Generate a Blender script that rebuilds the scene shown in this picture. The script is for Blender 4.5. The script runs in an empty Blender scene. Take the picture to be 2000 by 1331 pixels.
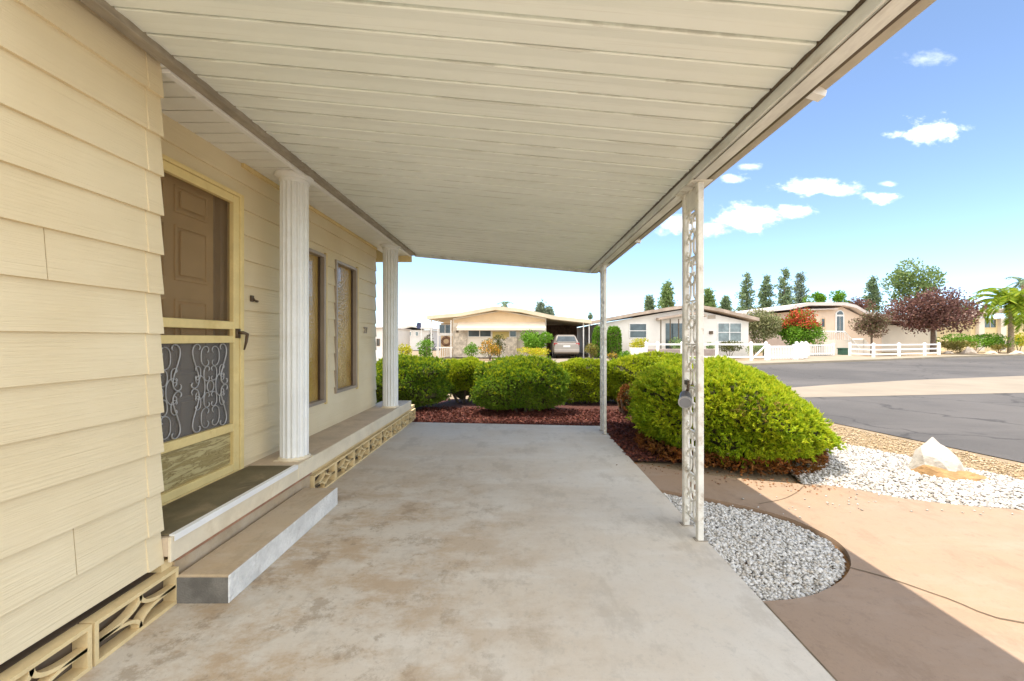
import bpy, math, random
import numpy as np
from mathutils import Vector, Matrix

random.seed(7)
RNG = np.random.default_rng(11)
S = bpy.context.scene
C = S.collection
R = math.radians
H = 1.36            # eye height of the photographer
F = 780.0           # focal length in photo pixels
VX, VY = 1015.0, 662.0


def at(x, y, Y):
    """a point Y metres ahead, seen at a pixel of the photograph"""
    return Vector(((x - VX) * Y / F, Y, H - (y - VY) * Y / F))


def gr(x, y, z=0.0):
    """the ground point seen at a pixel"""
    s = (y - VY) / (H - z)
    return ((x - VX) / s, F / s)


# ------------------------------------------------------------------ materials
MATS = {}


def lin(c):
    return tuple(c) + (1.0,)


class NT:
    def __init__(self, m):
        m.use_nodes = True
        self.t = m.node_tree
        self.t.nodes.clear()

    def n(self, typ, **kw):
        nd = self.t.nodes.new(typ)
        for k, v in kw.items():
            if k.startswith('i_'):
                key = k[2:]
                key = int(key) if key.isdigit() else key.replace('_', ' ')
                nd.inputs[key].default_value = v
            else:
                setattr(nd, k, v)
        return nd

    def l(self, a, b):
        self.t.links.new(a, b)

    def math(self, op, a, b=None, c=None, clamp=False):
        nd = self.t.nodes.new('ShaderNodeMath')
        nd.operation = op
        nd.use_clamp = clamp
        for i, v in enumerate((a, b, c)):
            if v is None:
                continue
            if isinstance(v, (int, float)):
                nd.inputs[i].default_value = v
            else:
                self.l(v, nd.inputs[i])
        return nd.outputs[0]

    def mix(self, f, a, b, mode='MIX'):
        nd = self.t.nodes.new('ShaderNodeMix')
        nd.data_type = 'RGBA'
        nd.blend_type = mode
        for s, v in ((nd.inputs[0], f), (nd.inputs[6], a), (nd.inputs[7], b)):
            if isinstance(v, (int, float)):
                s.default_value = v
            elif isinstance(v, tuple):
                s.default_value = lin(v) if len(v) == 3 else v
            else:
                self.l(v, s)
        return nd.outputs[2]

    def coord(self, scale=(1, 1, 1), what='Object'):
        tc = self.n('ShaderNodeTexCoord')
        mp = self.n('ShaderNodeMapping')
        mp.inputs['Scale'].default_value = scale
        self.l(tc.outputs[what], mp.inputs['Vector'])
        return mp.outputs[0]

    def noise(self, vec, scale, detail=4, rough=.55, dist=0.0):
        nd = self.n('ShaderNodeTexNoise')
        nd.inputs['Scale'].default_value = scale
        nd.inputs['Detail'].default_value = detail
        nd.inputs['Roughness'].default_value = rough
        nd.inputs['Distortion'].default_value = dist
        self.l(vec, nd.inputs['Vector'])
        return nd.outputs['Fac']

    def ramp(self, f, lo, hi, smooth=True):
        nd = self.n('ShaderNodeMapRange')
        nd.interpolation_type = 'SMOOTHSTEP' if smooth else 'LINEAR'
        nd.inputs[1].default_value = lo
        nd.inputs[2].default_value = hi
        self.l(f, nd.inputs[0])
        return nd.outputs[0]

    def bump(self, h, strength, dist, prev=None):
        nd = self.n('ShaderNodeBump')
        nd.inputs['Strength'].default_value = strength
        nd.inputs['Distance'].default_value = dist
        self.l(h, nd.inputs['Height'])
        if prev is not None:
            self.l(prev, nd.inputs['Normal'])
        return nd.outputs[0]

    def out(self, col, rough=.6, metal=0.0, spec=.5, normal=None):
        p = self.n('ShaderNodeBsdfPrincipled')
        for k, v in (('Base Color', col), ('Roughness', rough), ('Metallic', metal), ('Specular IOR Level', spec)):
            if isinstance(v, (int, float)):
                p.inputs[k].default_value = v
            elif isinstance(v, tuple):
                p.inputs[k].default_value = lin(v)
            else:
                self.l(v, p.inputs[k])
        if normal is not None:
            self.l(normal, p.inputs['Normal'])
        o = self.n('ShaderNodeOutputMaterial')
        self.l(p.outputs[0], o.inputs[0])
        return p


def surf(name, col, rough=.6, metal=0.0, var=.12, scale=3.0, stretch=(1, 1, 1), fine=60.0, bump=.15, bdist=.004,
         dirt=None, dirt_amt=.5, dirt_scale=2.0, spec=.4):
    m = bpy.data.materials.new(name)
    t = NT(m)
    v = t.coord(stretch)
    a = t.noise(v, scale, 5)
    b = t.noise(v, fine, 3)
    lo = tuple(c * (1 - var) for c in col)
    hi = tuple(min(1, c * (1 + var)) for c in col)
    c = t.mix(t.ramp(a, .3, .7), lo, hi)
    c = t.mix(t.math('MULTIPLY', t.ramp(b, .35, .7), .35), c, tuple(x * (1 - 1.3 * var) for x in col))
    if dirt:
        d = t.noise(v, dirt_scale, 6, .65, .4)
        c = t.mix(t.math('MULTIPLY', t.ramp(d, .52, .75), dirt_amt), c, dirt)
    nrm = t.bump(b, bump, bdist)
    t.out(c, rough, metal, spec, nrm)
    return m


def leafmat(name, cols, trans=.35, rough=.55):
    """foliage: the tint differs from leaf to leaf"""
    m = bpy.data.materials.new(name)
    t = NT(m)
    g = t.n('ShaderNodeNewGeometry')
    cr = t.n('ShaderNodeValToRGB')
    e = cr.color_ramp.elements
    n = len(cols)
    e[0].color = lin(cols[0])
    e[0].position = 0
    e[1].color = lin(cols[-1])
    e[1].position = 1
    for i in range(1, n - 1):
        x = e.new(i / (n - 1))
        x.color = lin(cols[i])
    t.l(g.outputs['Random Per Island'], cr.inputs[0])
    v = t.coord()
    big = t.noise(v, 3.2, 2)
    col = t.mix(t.ramp(big, .3, .72), t.mix(1.0, cr.outputs[0], (.66, .78, .6), 'MULTIPLY'), cr.outputs[0])
    p = t.n('ShaderNodeBsdfPrincipled')
    p.inputs['Roughness'].default_value = rough
    p.inputs['Specular IOR Level'].default_value = .25
    t.l(col, p.inputs['Base Color'])
    tr = t.n('ShaderNodeBsdfTranslucent')
    t.l(col, tr.inputs[0])
    mx = t.n('ShaderNodeMixShader')
    mx.inputs[0].default_value = trans
    t.l(p.outputs[0], mx.inputs[1])
    t.l(tr.outputs[0], mx.inputs[2])
    o = t.n('ShaderNodeOutputMaterial')
    t.l(mx.outputs[0], o.inputs[0])
    return m


# ------------------------------------------------------------------ mesh building
def origin(p):
    o = Vector((0, 0, 0))
    while p is not None:
        o += p.location
        p = p.parent
    return o


class MB:
    def __init__(self):
        self.v, self.f, self.mi = [], [], []

    def add(self, vs, fs, mi=0):
        b = len(self.v)
        self.v += [tuple(p) for p in vs]
        self.f += [tuple(b + i for i in f) for f in fs]
        self.mi += [mi] * len(fs)
        return self

    def box(self, x0, x1, y0, y1, z0, z1, mi=0):
        vs = [(x, y, z) for z in (z0, z1) for y in (y0, y1) for x in (x0, x1)]
        return self.add(vs, [(0, 2, 3, 1), (4, 5, 7, 6), (0, 1, 5, 4), (2, 6, 7, 3), (0, 4, 6, 2), (1, 3, 7, 5)], mi)

    def prism(self, pts, vec, mi=0):
        """closed outline (3D points) swept along vec"""
        n = len(pts)
        a = [Vector(p) for p in pts]
        b = [p + Vector(vec) for p in a]
        fs = [tuple(range(n - 1, -1, -1)), tuple(range(n, 2 * n))]
        fs += [(i, (i + 1) % n, n + (i + 1) % n, n + i) for i in range(n)]
        return self.add(a + b, fs, mi)

    def quad(self, *p, mi=0):
        return self.add(p, [tuple(range(len(p)))], mi)

    def tube(self, path, r, n=6, mi=0, cap=True):
        path = [Vector(p) for p in path]
        m = len(path)
        rs = r if isinstance(r, (list, tuple)) else [r] * m
        vs = []
        up = None
        for i, p in enumerate(path):
            d = (path[min(i + 1, m - 1)] - path[max(i - 1, 0)])
            if d.length < 1e-9:
                d = Vector((0, 0, 1))
            d.normalize()
            if up is None:
                up = d.orthogonal().normalized()
            up = (up - d * up.dot(d))
            if up.length < 1e-6:
                up = d.orthogonal()
            up.normalize()
            q = d.cross(up)
            for k in range(n):
                a = 2 * math.pi * k / n
                vs.append(p + (up * math.cos(a) + q * math.sin(a)) * rs[i])
        fs = []
        for i in range(m - 1):
            for k in range(n):
                k2 = (k + 1) % n
                fs.append((i * n + k, i * n + k2, (i + 1) * n + k2, (i + 1) * n + k))
        if cap:
            fs.append(tuple(range(n - 1, -1, -1)))
            fs.append(tuple((m - 1) * n + k for k in range(n)))
        return self.add(vs, fs, mi)

    def lathe(self, prof, c, n=24, mi=0, rf=None):
        vs, fs = [], []
        for r, z in prof:
            for k in range(n):
                a = 2 * math.pi * k / n
                rr = r * (rf(a) if rf else 1)
                vs.append((c[0] + rr * math.cos(a), c[1] + rr * math.sin(a), c[2] + z))
        for i in range(len(prof) - 1):
            for k in range(n):
                k2 = (k + 1) % n
                fs.append((i * n + k, i * n + k2, (i + 1) * n + k2, (i + 1) * n + k))
        m = len(prof)
        fs.append(tuple(range(n - 1, -1, -1)))
        fs.append(tuple((m - 1) * n + k for k in range(n)))
        return self.add(vs, fs, mi)

    def build(self, name, mats, parent=None, bevel=0.0, smooth=False, seg=1):
        me = bpy.data.meshes.new(name)
        o0 = origin(parent)
        me.from_pydata([tuple(Vector(p) - o0) for p in self.v], [], self.f)
        mats = mats if isinstance(mats, (list, tuple)) else [mats]
        for m in mats:
            me.materials.append(m)
        if len(mats) > 1:
            me.polygons.foreach_set('material_index', self.mi)
        if smooth:
            me.polygons.foreach_set('use_smooth', [True] * len(me.polygons))
        me.update()
        o = bpy.data.objects.new(name, me)
        C.objects.link(o)
        if parent is not None:
            o.parent = parent
        if bevel:
            b = o.modifiers.new('bevel', 'BEVEL')
            b.width = bevel
            b.segments = seg
            b.limit_method = 'ANGLE'
            b.angle_limit = R(50)
        return o


def tag(o, label=None, cat=None, group=None, kind=None):
    for k, v in (('label', label), ('category', cat), ('group', group), ('kind', kind)):
        if v:
            o[k] = v
    return o


def thing(name, label, cat, loc=(0, 0, 0), group=None):
    o = bpy.data.objects.new(name, None)
    o.empty_display_size = .1
    C.objects.link(o)
    o.location = loc
    return tag(o, label, cat, group)


def dup(root, loc, rotz=0.0, label=None, scale=None):
    r = root.copy()
    C.objects.link(r)
    r.location = loc
    r.rotation_euler = (0, 0, rotz)
    if scale:
        r.scale = scale
    if label:
        r['label'] = label
    for ch in list(root.children):
        c = ch.copy()
        C.objects.link(c)
        c.parent = r
        for g in list(ch.children):
            d = g.copy()
            C.objects.link(d)
            d.parent = c
    return r


def raw(name, V, fsize, mat_, parent=None):
    """n-gon soup from a numpy vertex array, fsize vertices a face"""
    V = np.asarray(V, dtype=np.float32).reshape(-1, 3)
    if parent is not None:
        V = V - np.array(origin(parent), dtype=np.float32)
    n = len(V)
    nf = n // fsize
    me = bpy.data.meshes.new(name)
    me.vertices.add(n)
    me.vertices.foreach_set('co', np.ascontiguousarray(V).ravel())
    me.loops.add(n)
    me.loops.foreach_set('vertex_index', np.arange(n, dtype=np.int32))
    me.polygons.add(nf)
    me.polygons.foreach_set('loop_start', np.arange(0, n, fsize, dtype=np.int32))
    me.polygons.foreach_set('loop_total', np.full(nf, fsize, dtype=np.int32))
    me.update()
    me.validate()
    me.materials.append(mat_)
    o = bpy.data.objects.new(name, me)
    C.objects.link(o)
    if parent is not None:
        o.parent = parent
    return o


def unit(a):
    return a / (np.linalg.norm(a, axis=1, keepdims=True) + 1e-9)


def leafcloud(P, D, L, W):
    """a folded diamond leaf at every P pointing along D"""
    n = len(P)
    D = unit(D)
    side = unit(np.cross(D, RNG.normal(size=(n, 3))))
    L = np.broadcast_to(np.asarray(L, dtype=float).reshape(-1, 1), (n, 1))
    W = np.broadcast_to(np.asarray(W, dtype=float).reshape(-1, 1), (n, 1))
    mid = P + D * L * .45
    out = np.stack([P, mid + side * W * .5, P + D * L, mid - side * W * .5], axis=1)
    return out.reshape(-1, 3)


def lumps(d, k=9, amp=.08, freq=4.0, seed=0):
    """smooth bumpy function of a direction"""
    r = np.random.default_rng(seed)
    w = r.normal(size=(k, 3)) * freq
    ph = r.uniform(0, 6.28, k)
    return 1 + amp * np.sin(d @ w.T + ph).sum(axis=1) / math.sqrt(k)


def rotz(P, a):
    c, s = math.cos(a), math.sin(a)
    return np.stack([P[:, 0] * c - P[:, 1] * s, P[:, 0] * s + P[:, 1] * c, P[:, 2]], axis=1)


def shell(n, half, e=2.6, seed=0, amp=.07, freq=4.0, zmin=-.95):
    """points and outward normals on a lumpy superellipsoid around the origin"""
    d = unit(RNG.normal(size=(int(n * 1.6), 3)))
    d = d[d[:, 2] > zmin][:n]
    h = np.array(half)
    a = np.abs(d)
    r = 1.0 / ((a ** e).sum(axis=1) ** (1 / e))
    P = d * r[:, None] * lumps(d, amp=amp, freq=freq, seed=seed)[:, None]
    N = unit(np.sign(P) * np.abs(P) ** (e - 1) / h)
    return P * h, N


# ------------------------------------------------------------------ palette
M = {}
M['siding'] = None


def make_siding():
    m = bpy.data.materials.new('cream siding paint')
    t = NT(m)
    v = t.coord((9, .55, 30))
    g = t.noise(v, 4.0, 5, .6, .6)
    v2 = t.coord((1, 1, 1))
    b = t.noise(v2, 1.3, 3)
    c = t.mix(t.ramp(b, .3, .7), (.70, .585, .375), (.765, .66, .45))
    c = t.mix(t.math('MULTIPLY', t.ramp(g, .55, .8), .18), c, (.50, .39, .22))
    t.out(c, .62, 0, .3, t.bump(g, .9, .005))
    return m


M['siding'] = make_siding()
M['trim'] = surf('cream trim paint', (.74, .58, .28), .55, var=.08, scale=5, bump=.1)
M['door_paint'] = surf('yellow cream door paint', (.78, .62, .28), .5, var=.07, scale=6, bump=.1, dirt=(.55, .38, .12), dirt_amt=.5, dirt_scale=5)
M['soffit'] = surf('white soffit enamel', (.79, .79, .735), .45, var=.05, scale=3, bump=.05)
M['white'] = surf('white enamel', (.82, .82, .80), .4, var=.05, scale=4, bump=.05)
M['col_white'] = surf('chalky white column paint', (.80, .81, .79), .5, var=.06, scale=3, bump=.08, dirt=(.55, .46, .33), dirt_amt=.4, dirt_scale=2.2)
M['beam'] = surf('weathered grey aluminium', (.34, .30, .24), .55, var=.25, scale=8, stretch=(1, .4, 1), bump=.2, dirt=(.14, .11, .07), dirt_amt=.6, dirt_scale=6)
M['gutter'] = surf('peeling gutter paint', (.67, .68, .645), .55, var=.15, scale=7, stretch=(1, .3, 1), bump=.25, dirt=(.34, .27, .18), dirt_amt=.7, dirt_scale=5)
M['gutter_out'] = surf('tan gutter underside', (.50, .455, .37), .6, var=.15, scale=6, stretch=(1, .3, 1), bump=.2, dirt=(.3, .24, .16), dirt_amt=.6, dirt_scale=4)
M['post'] = surf('worn off white post paint', (.72, .70, .63), .55, var=.12, scale=9, bump=.3, dirt=(.30, .20, .10), dirt_amt=.75, dirt_scale=11)
M['block'] = surf('cream painted block', (.74, .58, .31), .8, var=.1, scale=9, fine=140, bump=.4, dirt=(.45, .30, .13), dirt_amt=.4, dirt_scale=7)
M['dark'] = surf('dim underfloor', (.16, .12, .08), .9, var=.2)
M['redwood'] = surf('red brown brick edge', (.42, .22, .13), .85, var=.2, scale=12, bump=.3)
M['deck'] = surf('worn deck coating', (.58, .47, .34), .75, var=.16, scale=2.5, bump=.2, dirt=(.38, .27, .17), dirt_amt=.5, dirt_scale=2.4)
M['mat'] = surf('olive outdoor carpet', (.17, .14, .075), .95, var=.25, scale=3, fine=220, bump=.8, bdist=.004, dirt=(.36, .28, .16), dirt_amt=.6, dirt_scale=5)
M['fascia'] = surf('cream fascia', (.76, .67, .50), .6, var=.09, scale=4, bump=.15, dirt=(.5, .38, .22), dirt_amt=.35)
M['bronze'] = surf('dark bronze metal', (.12, .085, .055), .4, .6, var=.2)
M['taupe'] = surf('taupe window metal', (.40, .33, .26), .45, .3, var=.1)
M['scroll'] = surf('grey cast scrollwork', (.46, .45, .44), .45, .5, var=.12, scale=20)
M['black'] = surf('black rubber', (.02, .02, .02), .6, var=.2)
M['charcoal'] = surf('charcoal enamel', (.10, .10, .105), .4, var=.15)
M['palm_bark'] = surf('tan palm trunk', (.42, .30, .19), .9, var=.25, scale=6, bump=.8, bdist=.02)
M['bark'] = surf('grey brown bark', (.16, .115, .08), .9, var=.3, scale=9, bump=.8, bdist=.02)
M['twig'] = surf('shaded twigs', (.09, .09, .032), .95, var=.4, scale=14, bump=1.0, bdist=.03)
M['asphalt'] = None
M['curb'] = surf('tan curb concrete', (.30, .25, .18), .85, var=.12, scale=1.2, bump=.2)  # one even tan for kerb, pavement, driveway and the near roof
M['gutterpan'] = surf('concrete gutter pan', (.27, .225, .165), .85, var=.1, scale=.8, bump=.2)
M['soil'] = surf('pale dry soil', (.28, .21, .13), .95, var=.22, scale=1.2, fine=30, bump=.6, bdist=.02)
M['tan_gravel'] = surf('tan decomposed granite', (.38, .28, .16), .95, var=.25, scale=14, fine=90, bump=.9, bdist=.02)
M['glassdark'] = surf('dark window glass', (.05, .065, .07), .12, var=.4, scale=1.5, bump=.02, spec=.8)
M['glassgrey'] = surf('grey window glass', (.20, .24, .24), .15, var=.4, scale=2.0, bump=.02, spec=.8)


def make_pan():
    m = bpy.data.materials.new('white aluminium roof pan')
    t = NT(m)
    v = t.coord((.6, 1.5, 1))
    a = t.noise(v, 1.6, 4)
    st = t.noise(t.coord((.9, 55, 1)), 1.0, 6, .65, .3)
    c = t.mix(t.ramp(a, .3, .7), (.79, .835, .785), (.84, .885, .84))
    c = t.mix(t.math('MULTIPLY', t.ramp(st, .54, .78), .36), c, (.48, .47, .40))
    # grime that has collected along the seams, thick in some places and gone in others
    sx = t.n('ShaderNodeSeparateXYZ')
    t.l(t.coord(), sx.inputs[0])
    q = t.math('MULTIPLY_ADD', sx.outputs[1], 1 / .1435, (2.6 - 1.1) / .1435)
    wob = t.noise(t.coord((3.0, 9, 1)), 1.6, 6, .65, .2)
    q = t.math('ADD', q, t.math('MULTIPLY', t.math('SUBTRACT', wob, .5), .10))
    d = t.math('PINGPONG', q, .5)
    wd_ = t.noise(t.coord((1.4, 7, 1)), 1.9, 5, .6)
    w = t.math('MULTIPLY', t.ramp(wd_, .44, .74), .10)
    mk = t.ramp(t.math('SUBTRACT', w, d), -.01, .035)
    c = t.mix(t.math('MULTIPLY', mk, .40), c, (.40, .39, .345))
    t.out(c, .42, 0, .5, t.bump(t.noise(t.coord((.5, 6, 1)), 3.0, 2), .12, .01))
    return m


def make_concrete(name, base, warm, pale, stain=False):
    m = bpy.data.materials.new(name)
    t = NT(m)
    v = t.coord()
    sw = t.noise(t.coord((.5, 1.7, 1)), 1.2, 9, .68, 0)     # broom and water marks across the slab
    sw2 = t.noise(t.coord((1.5, .8, 1)), 2.0, 9, .72, 0)
    bg = t.noise(v, .8, 8, .66, 0)
    mid = t.noise(v, 11, 7, .78, 0)
    blot = t.noise(v, 2.6, 9, .74, 0)
    fi = t.noise(v, 40, 6, .8)
    sp = t.noise(v, 130, 3, .6)
    c = t.mix(t.ramp(bg, .36, .64), base, warm)
    c = t.mix(t.math('MULTIPLY', t.ramp(sw, .48, .64), .5), c, pale)
    c = t.mix(t.math('MULTIPLY', t.ramp(sw2, .51, .63), .45), c, tuple(x * .72 for x in warm))
    c = t.mix(t.math('MULTIPLY', t.ramp(blot, .53, .64), .26), c, tuple(x * .78 for x in base))
    c = t.mix(t.math('MULTIPLY', t.ramp(blot, .46, .36), .22), c, pale)
    c = t.mix(t.math('MULTIPLY', t.ramp(mid, .53, .66), .30), c, tuple(x * .62 for x in base))
    c = t.mix(t.math('MULTIPLY', t.ramp(fi, .52, .72), .28), c, tuple(x * .58 for x in base))
    c = t.mix(t.math('MULTIPLY', t.ramp(sp, .63, .74), .45), c, tuple(x * .5 for x in base))
    if stain:
        sx = t.n('ShaderNodeSeparateXYZ')
        t.l(t.coord(), sx.inputs[0])
        st = t.noise(t.coord((1.0, 1.5, 1)), 1.7, 9, .74, 0)
        side = t.ramp(sx.outputs[0], .95, -1.1)
        near = t.ramp(sx.outputs[1], 5.4, 2.4)
        reg = t.math('MULTIPLY', side, near)
        k = t.math('MULTIPLY', reg, t.ramp(st, .42, .60))
        c = t.mix(t.math('MULTIPLY', k, .75), c, (.42, .295, .17))
        k2 = t.math('MULTIPLY', reg, t.ramp(t.noise(v, 4.2, 9, .78, 0), .52, .62))
        c = t.mix(t.math('MULTIPLY', k2, .55), c, (.27, .205, .135))
        k3 = t.math('MULTIPLY', reg, t.ramp(t.noise(v, 16, 6, .75, .3), .56, .70))
        c = t.mix(t.math('MULTIPLY', k3, .5), c, (.24, .19, .13))
    t.out(c, .78, 0, .3, t.bump(fi, .35, .004))
    return m


def make_asphalt():
    m = bpy.data.materials.new('aged asphalt')
    t = NT(m)
    v = t.coord()
    bg = t.noise(v, .22, 6, .6, .3)
    wear = t.noise(t.coord((.12, .9, 1)), 1.0, 5, .6)
    fi = t.noise(v, 70, 4, .7)
    c = t.mix(t.ramp(bg, .35, .65), (.078, .072, .066), (.112, .102, .092))
    c = t.mix(t.math('MULTIPLY', t.ramp(wear, .5, .7), .5), c, (.135, .122, .11))
    spots = t.noise(v, 1.7, 5, .6, .3)
    c = t.mix(t.math('MULTIPLY', t.ramp(spots, .62, .72), .5), c, (.045, .042, .040))
    vo = t.n('ShaderNodeTexVoronoi')
    vo.feature = 'DISTANCE_TO_EDGE'
    vo.inputs['Scale'].default_value = .28
    wv = t.n('ShaderNodeVectorMath')
    wv.operation = 'ADD'
    nn = t.n('ShaderNodeTexNoise')
    nn.inputs['Scale'].default_value = 1.2
    nn.inputs['Detail'].default_value = 6
    t.l(v, nn.inputs['Vector'])
    t.l(v, wv.inputs[0])
    t.l(nn.outputs['Color'], wv.inputs[1])
    t.l(wv.outputs[0], vo.inputs['Vector'])
    cr = t.ramp(vo.outputs['Distance'], .012, .002)
    c = t.mix(t.math('MULTIPLY', cr, .65), c, (.035, .032, .03))
    c = t.mix(t.math('MULTIPLY', t.ramp(fi, .5, .7), .35), c, (.16, .15, .14))
    t.out(c, .9, 0, .3, t.bump(fi, .5, .006))
    return m


M['asphalt'] = make_asphalt()
M['pan'] = make_pan()
M['slab'] = make_concrete('carport slab concrete', (.60, .55, .465), (.575, .50, .395), (.67, .635, .56), True)
M['walk'] = make_concrete('tan walkway concrete', (.315, .225, .155), (.33, .225, .145), (.36, .275, .205))
M['step'] = make_concrete('step concrete', (.50, .41, .29), (.50, .38, .24), (.58, .50, .38))
M['step_front'] = surf('pale riser', (.74, .735, .70), .85, var=.14, scale=9, fine=75, bump=1.0, bdist=.012, dirt=(.45, .43, .38), dirt_amt=.5, dirt_scale=14)  # paler tone on the riser face than on the tread
M['step_end'] = surf('dark grey concrete', (.17, .16, .14), .9, var=.25, scale=9, fine=120, bump=.7)  # darker grey on the near end face than on the tread


def make_stone(name, cols):
    m = bpy.data.materials.new(name)
    t = NT(m)
    g = t.n('ShaderNodeNewGeometry')
    cr = t.n('ShaderNodeValToRGB')
    e = cr.color_ramp.elements
    e[0].color, e[1].color = lin(cols[0]), lin(cols[-1])
    for i in range(1, len(cols) - 1):
        x = e.new(i / (len(cols) - 1))
        x.color = lin(cols[i])
    t.l(g.outputs['Random Per Island'], cr.inputs[0])
    t.out(cr.outputs[0], .8)
    return m


M['white_stone'] = make_stone('white marble chips', [(.22, .20, .17), (.42, .39, .34), (.52, .49, .45), (.62, .60, .57), (.36, .30, .23)])
M['grey_stone'] = make_stone('grey white chips', [(.40, .37, .32), (.54, .52, .47), (.62, .60, .56), (.66, .65, .61), (.46, .40, .32)])
M['tan_stone'] = make_stone('tan granite chips', [(.36, .25, .13), (.44, .33, .19), (.52, .41, .27), (.28, .20, .12)])
M['mulch_chip'] = make_stone('red bark chips', [(.045, .010, .006), (.10, .022, .012), (.16, .036, .018), (.08, .02, .012), (.20, .065, .03)])
M['mulch'] = surf('red bark mulch', (.10, .034, .022), .95, var=.4, scale=20, fine=70, bump=1.0, bdist=.03)


def make_amber():
    m = bpy.data.materials.new('amber bottle glass')
    t = NT(m)
    v = t.coord()
    vo = t.n('ShaderNodeTexVoronoi')
    vo.inputs['Scale'].default_value = 38
    t.l(v, vo.inputs['Vector'])
    nz = t.noise(v, 2.0, 3)
    c = t.mix(t.ramp(nz, .3, .7), (.30, .165, .025), (.50, .33, .09))
    p = t.out(c, .10, 0, 1.0, t.bump(vo.outputs['Distance'], .8, .006))
    p.inputs['IOR'].default_value = 1.55
    p.inputs['Coat Weight'].default_value = .6
    return m


def make_screen(name, col, cover):
    m = bpy.data.materials.new(name)
    t = NT(m)
    d = t.n('ShaderNodeBsdfDiffuse')
    d.inputs[0].default_value = lin(col)
    tr = t.n('ShaderNodeBsdfTransparent')
    mx = t.n('ShaderNodeMixShader')
    v = t.coord()
    n = t.noise(v, 3, 2)
    t.l(t.math('MULTIPLY_ADD', n, .15, cover), mx.inputs[0])
    t.l(tr.outputs[0], mx.inputs[1])
    t.l(d.outputs[0], mx.inputs[2])
    o = t.n('ShaderNodeOutputMaterial')
    t.l(mx.outputs[0], o.inputs[0])
    return m


def make_kick():
    m = bpy.data.materials.new('wood grain kick panel')
    t = NT(m)
    g = t.noise(t.coord((1, 1.3, 10)), 3.6, 6, .65, .5)
    c = t.mix(t.ramp(g, .36, .64), (.30, .23, .09), (.52, .44, .22))
    c = t.mix(t.ramp(t.math('ABSOLUTE', t.math('SUBTRACT', g, .5)), .03, .0), c, (.20, .14, .05))
    t.out(c, .5, 0, .4, t.bump(g, .3, .01))
    return m


M['amber'] = make_amber()
M['screen'] = make_screen('brown insect screen', (.24, .16, .08), .22)
M['screen_grey'] = make_screen('dark grey insect screen', (.20, .195, .19), .42)
M['kick'] = make_kick()
M['entry'] = surf('beige entry door', (.70, .50, .27), .5, var=.06, scale=4)
# ------------------------------------------------------------------ the near house
LAP = .197
Z0 = H + 1.012                     # a lap line
LAPS = [Z0 + LAP * k for k in range(2, -14, -1)]


def siding_bm(mb, xf, y0, y1, zmin, zmax, openings=(), joints=(), lip=.0165):
    """lap boards on a wall facing +X; openings are (y0,y1,z0,z1), joints are (z, y)"""
    for top in [Z0 + LAP * k for k in range(3, -13, -1)]:
        bot = top - LAP
        t_, b_ = min(top, zmax), max(bot, zmin)
        if t_ <= b_:
            continue
        cuts = sorted({b_, t_} | {z for o in openings for z in o[2:4] if b_ < z < t_})
        for za, zb in zip(cuts[:-1], cuts[1:]):
            zc = (za + zb) / 2
            gaps = [(o[0], o[1]) for o in openings if o[2] <= zc <= o[3]]
            gaps += [(y - .0018, y + .0018) for z, y in joints if za < z < zb]
            ys = y0
            spans = []
            for g0, g1 in sorted(gaps):
                if g0 > ys:
                    spans.append((ys, g0))
                ys = max(ys, g1)
            if ys < y1:
                spans.append((ys, y1))
            fx = lambda z: xf + lip * (top - z) / LAP
            for a, b in spans:
                mb.quad((fx(za), a, za), (fx(za), b, za), (fx(zb), b, zb), (fx(zb), a, zb))
                if za == b_:
                    mb.quad((xf - .004, a, za), (xf - .004, b, za), (fx(za), b, za), (fx(za), a, za))
                for yy in (a, b):
                    mb.quad((xf - .02, yy, za), (fx(za), yy, za), (fx(zb), yy, zb), (xf - .02, yy, zb))


WX = -2.165                        # main wall plane
BX = -1.806                        # projecting wall plane
ZW = H + 1.375                     # top of the walls
house = thing('mobile_home', 'cream lap sided mobile home with screen door and fluted porch columns beside the carport slab', 'house', (-4, 2, 0))

DOOR = (2.10, 3.065, .36, H + 1.085)
WIN = [(3.80, 4.40, .66, 2.285), (4.655, 5.255, .72, 2.285)]
mb = MB()
siding_bm(mb, WX, 2.0, 6.0, .34, ZW, [DOOR] + WIN,
          joints=[(H + .92, 3.72), (H - .45, 3.42), (H + .13, 4.52), (H - .25, 4.52)])
# wall core, reveals of the openings
w = mb
cx0, cx1 = WX - .30, WX - .005
ys = [2.0, DOOR[0], DOOR[1], WIN[0][0], WIN[0][1], WIN[1][0], WIN[1][1], 5.995]
for a, b in ((2.0, DOOR[0]), (DOOR[1], WIN[0][0]), (WIN[0][1], WIN[1][0]), (WIN[1][1], 5.995)):
    w.box(cx0, cx1, a, b, .30, ZW)
for o in [DOOR] + WIN:
    w.box(cx0, cx1, o[0], o[1], o[3], ZW)
    if o[2] > .4:
        w.box(cx0, cx1, o[0], o[1], .30, o[2])
w.box(-7.0, cx0 - .002, 5.6, 5.995, .0, ZW)
w.build('wall', M['siding'], house)
mb = MB()
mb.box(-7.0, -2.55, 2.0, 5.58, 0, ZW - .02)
mb.build('interior', M['dark'], house)

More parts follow.
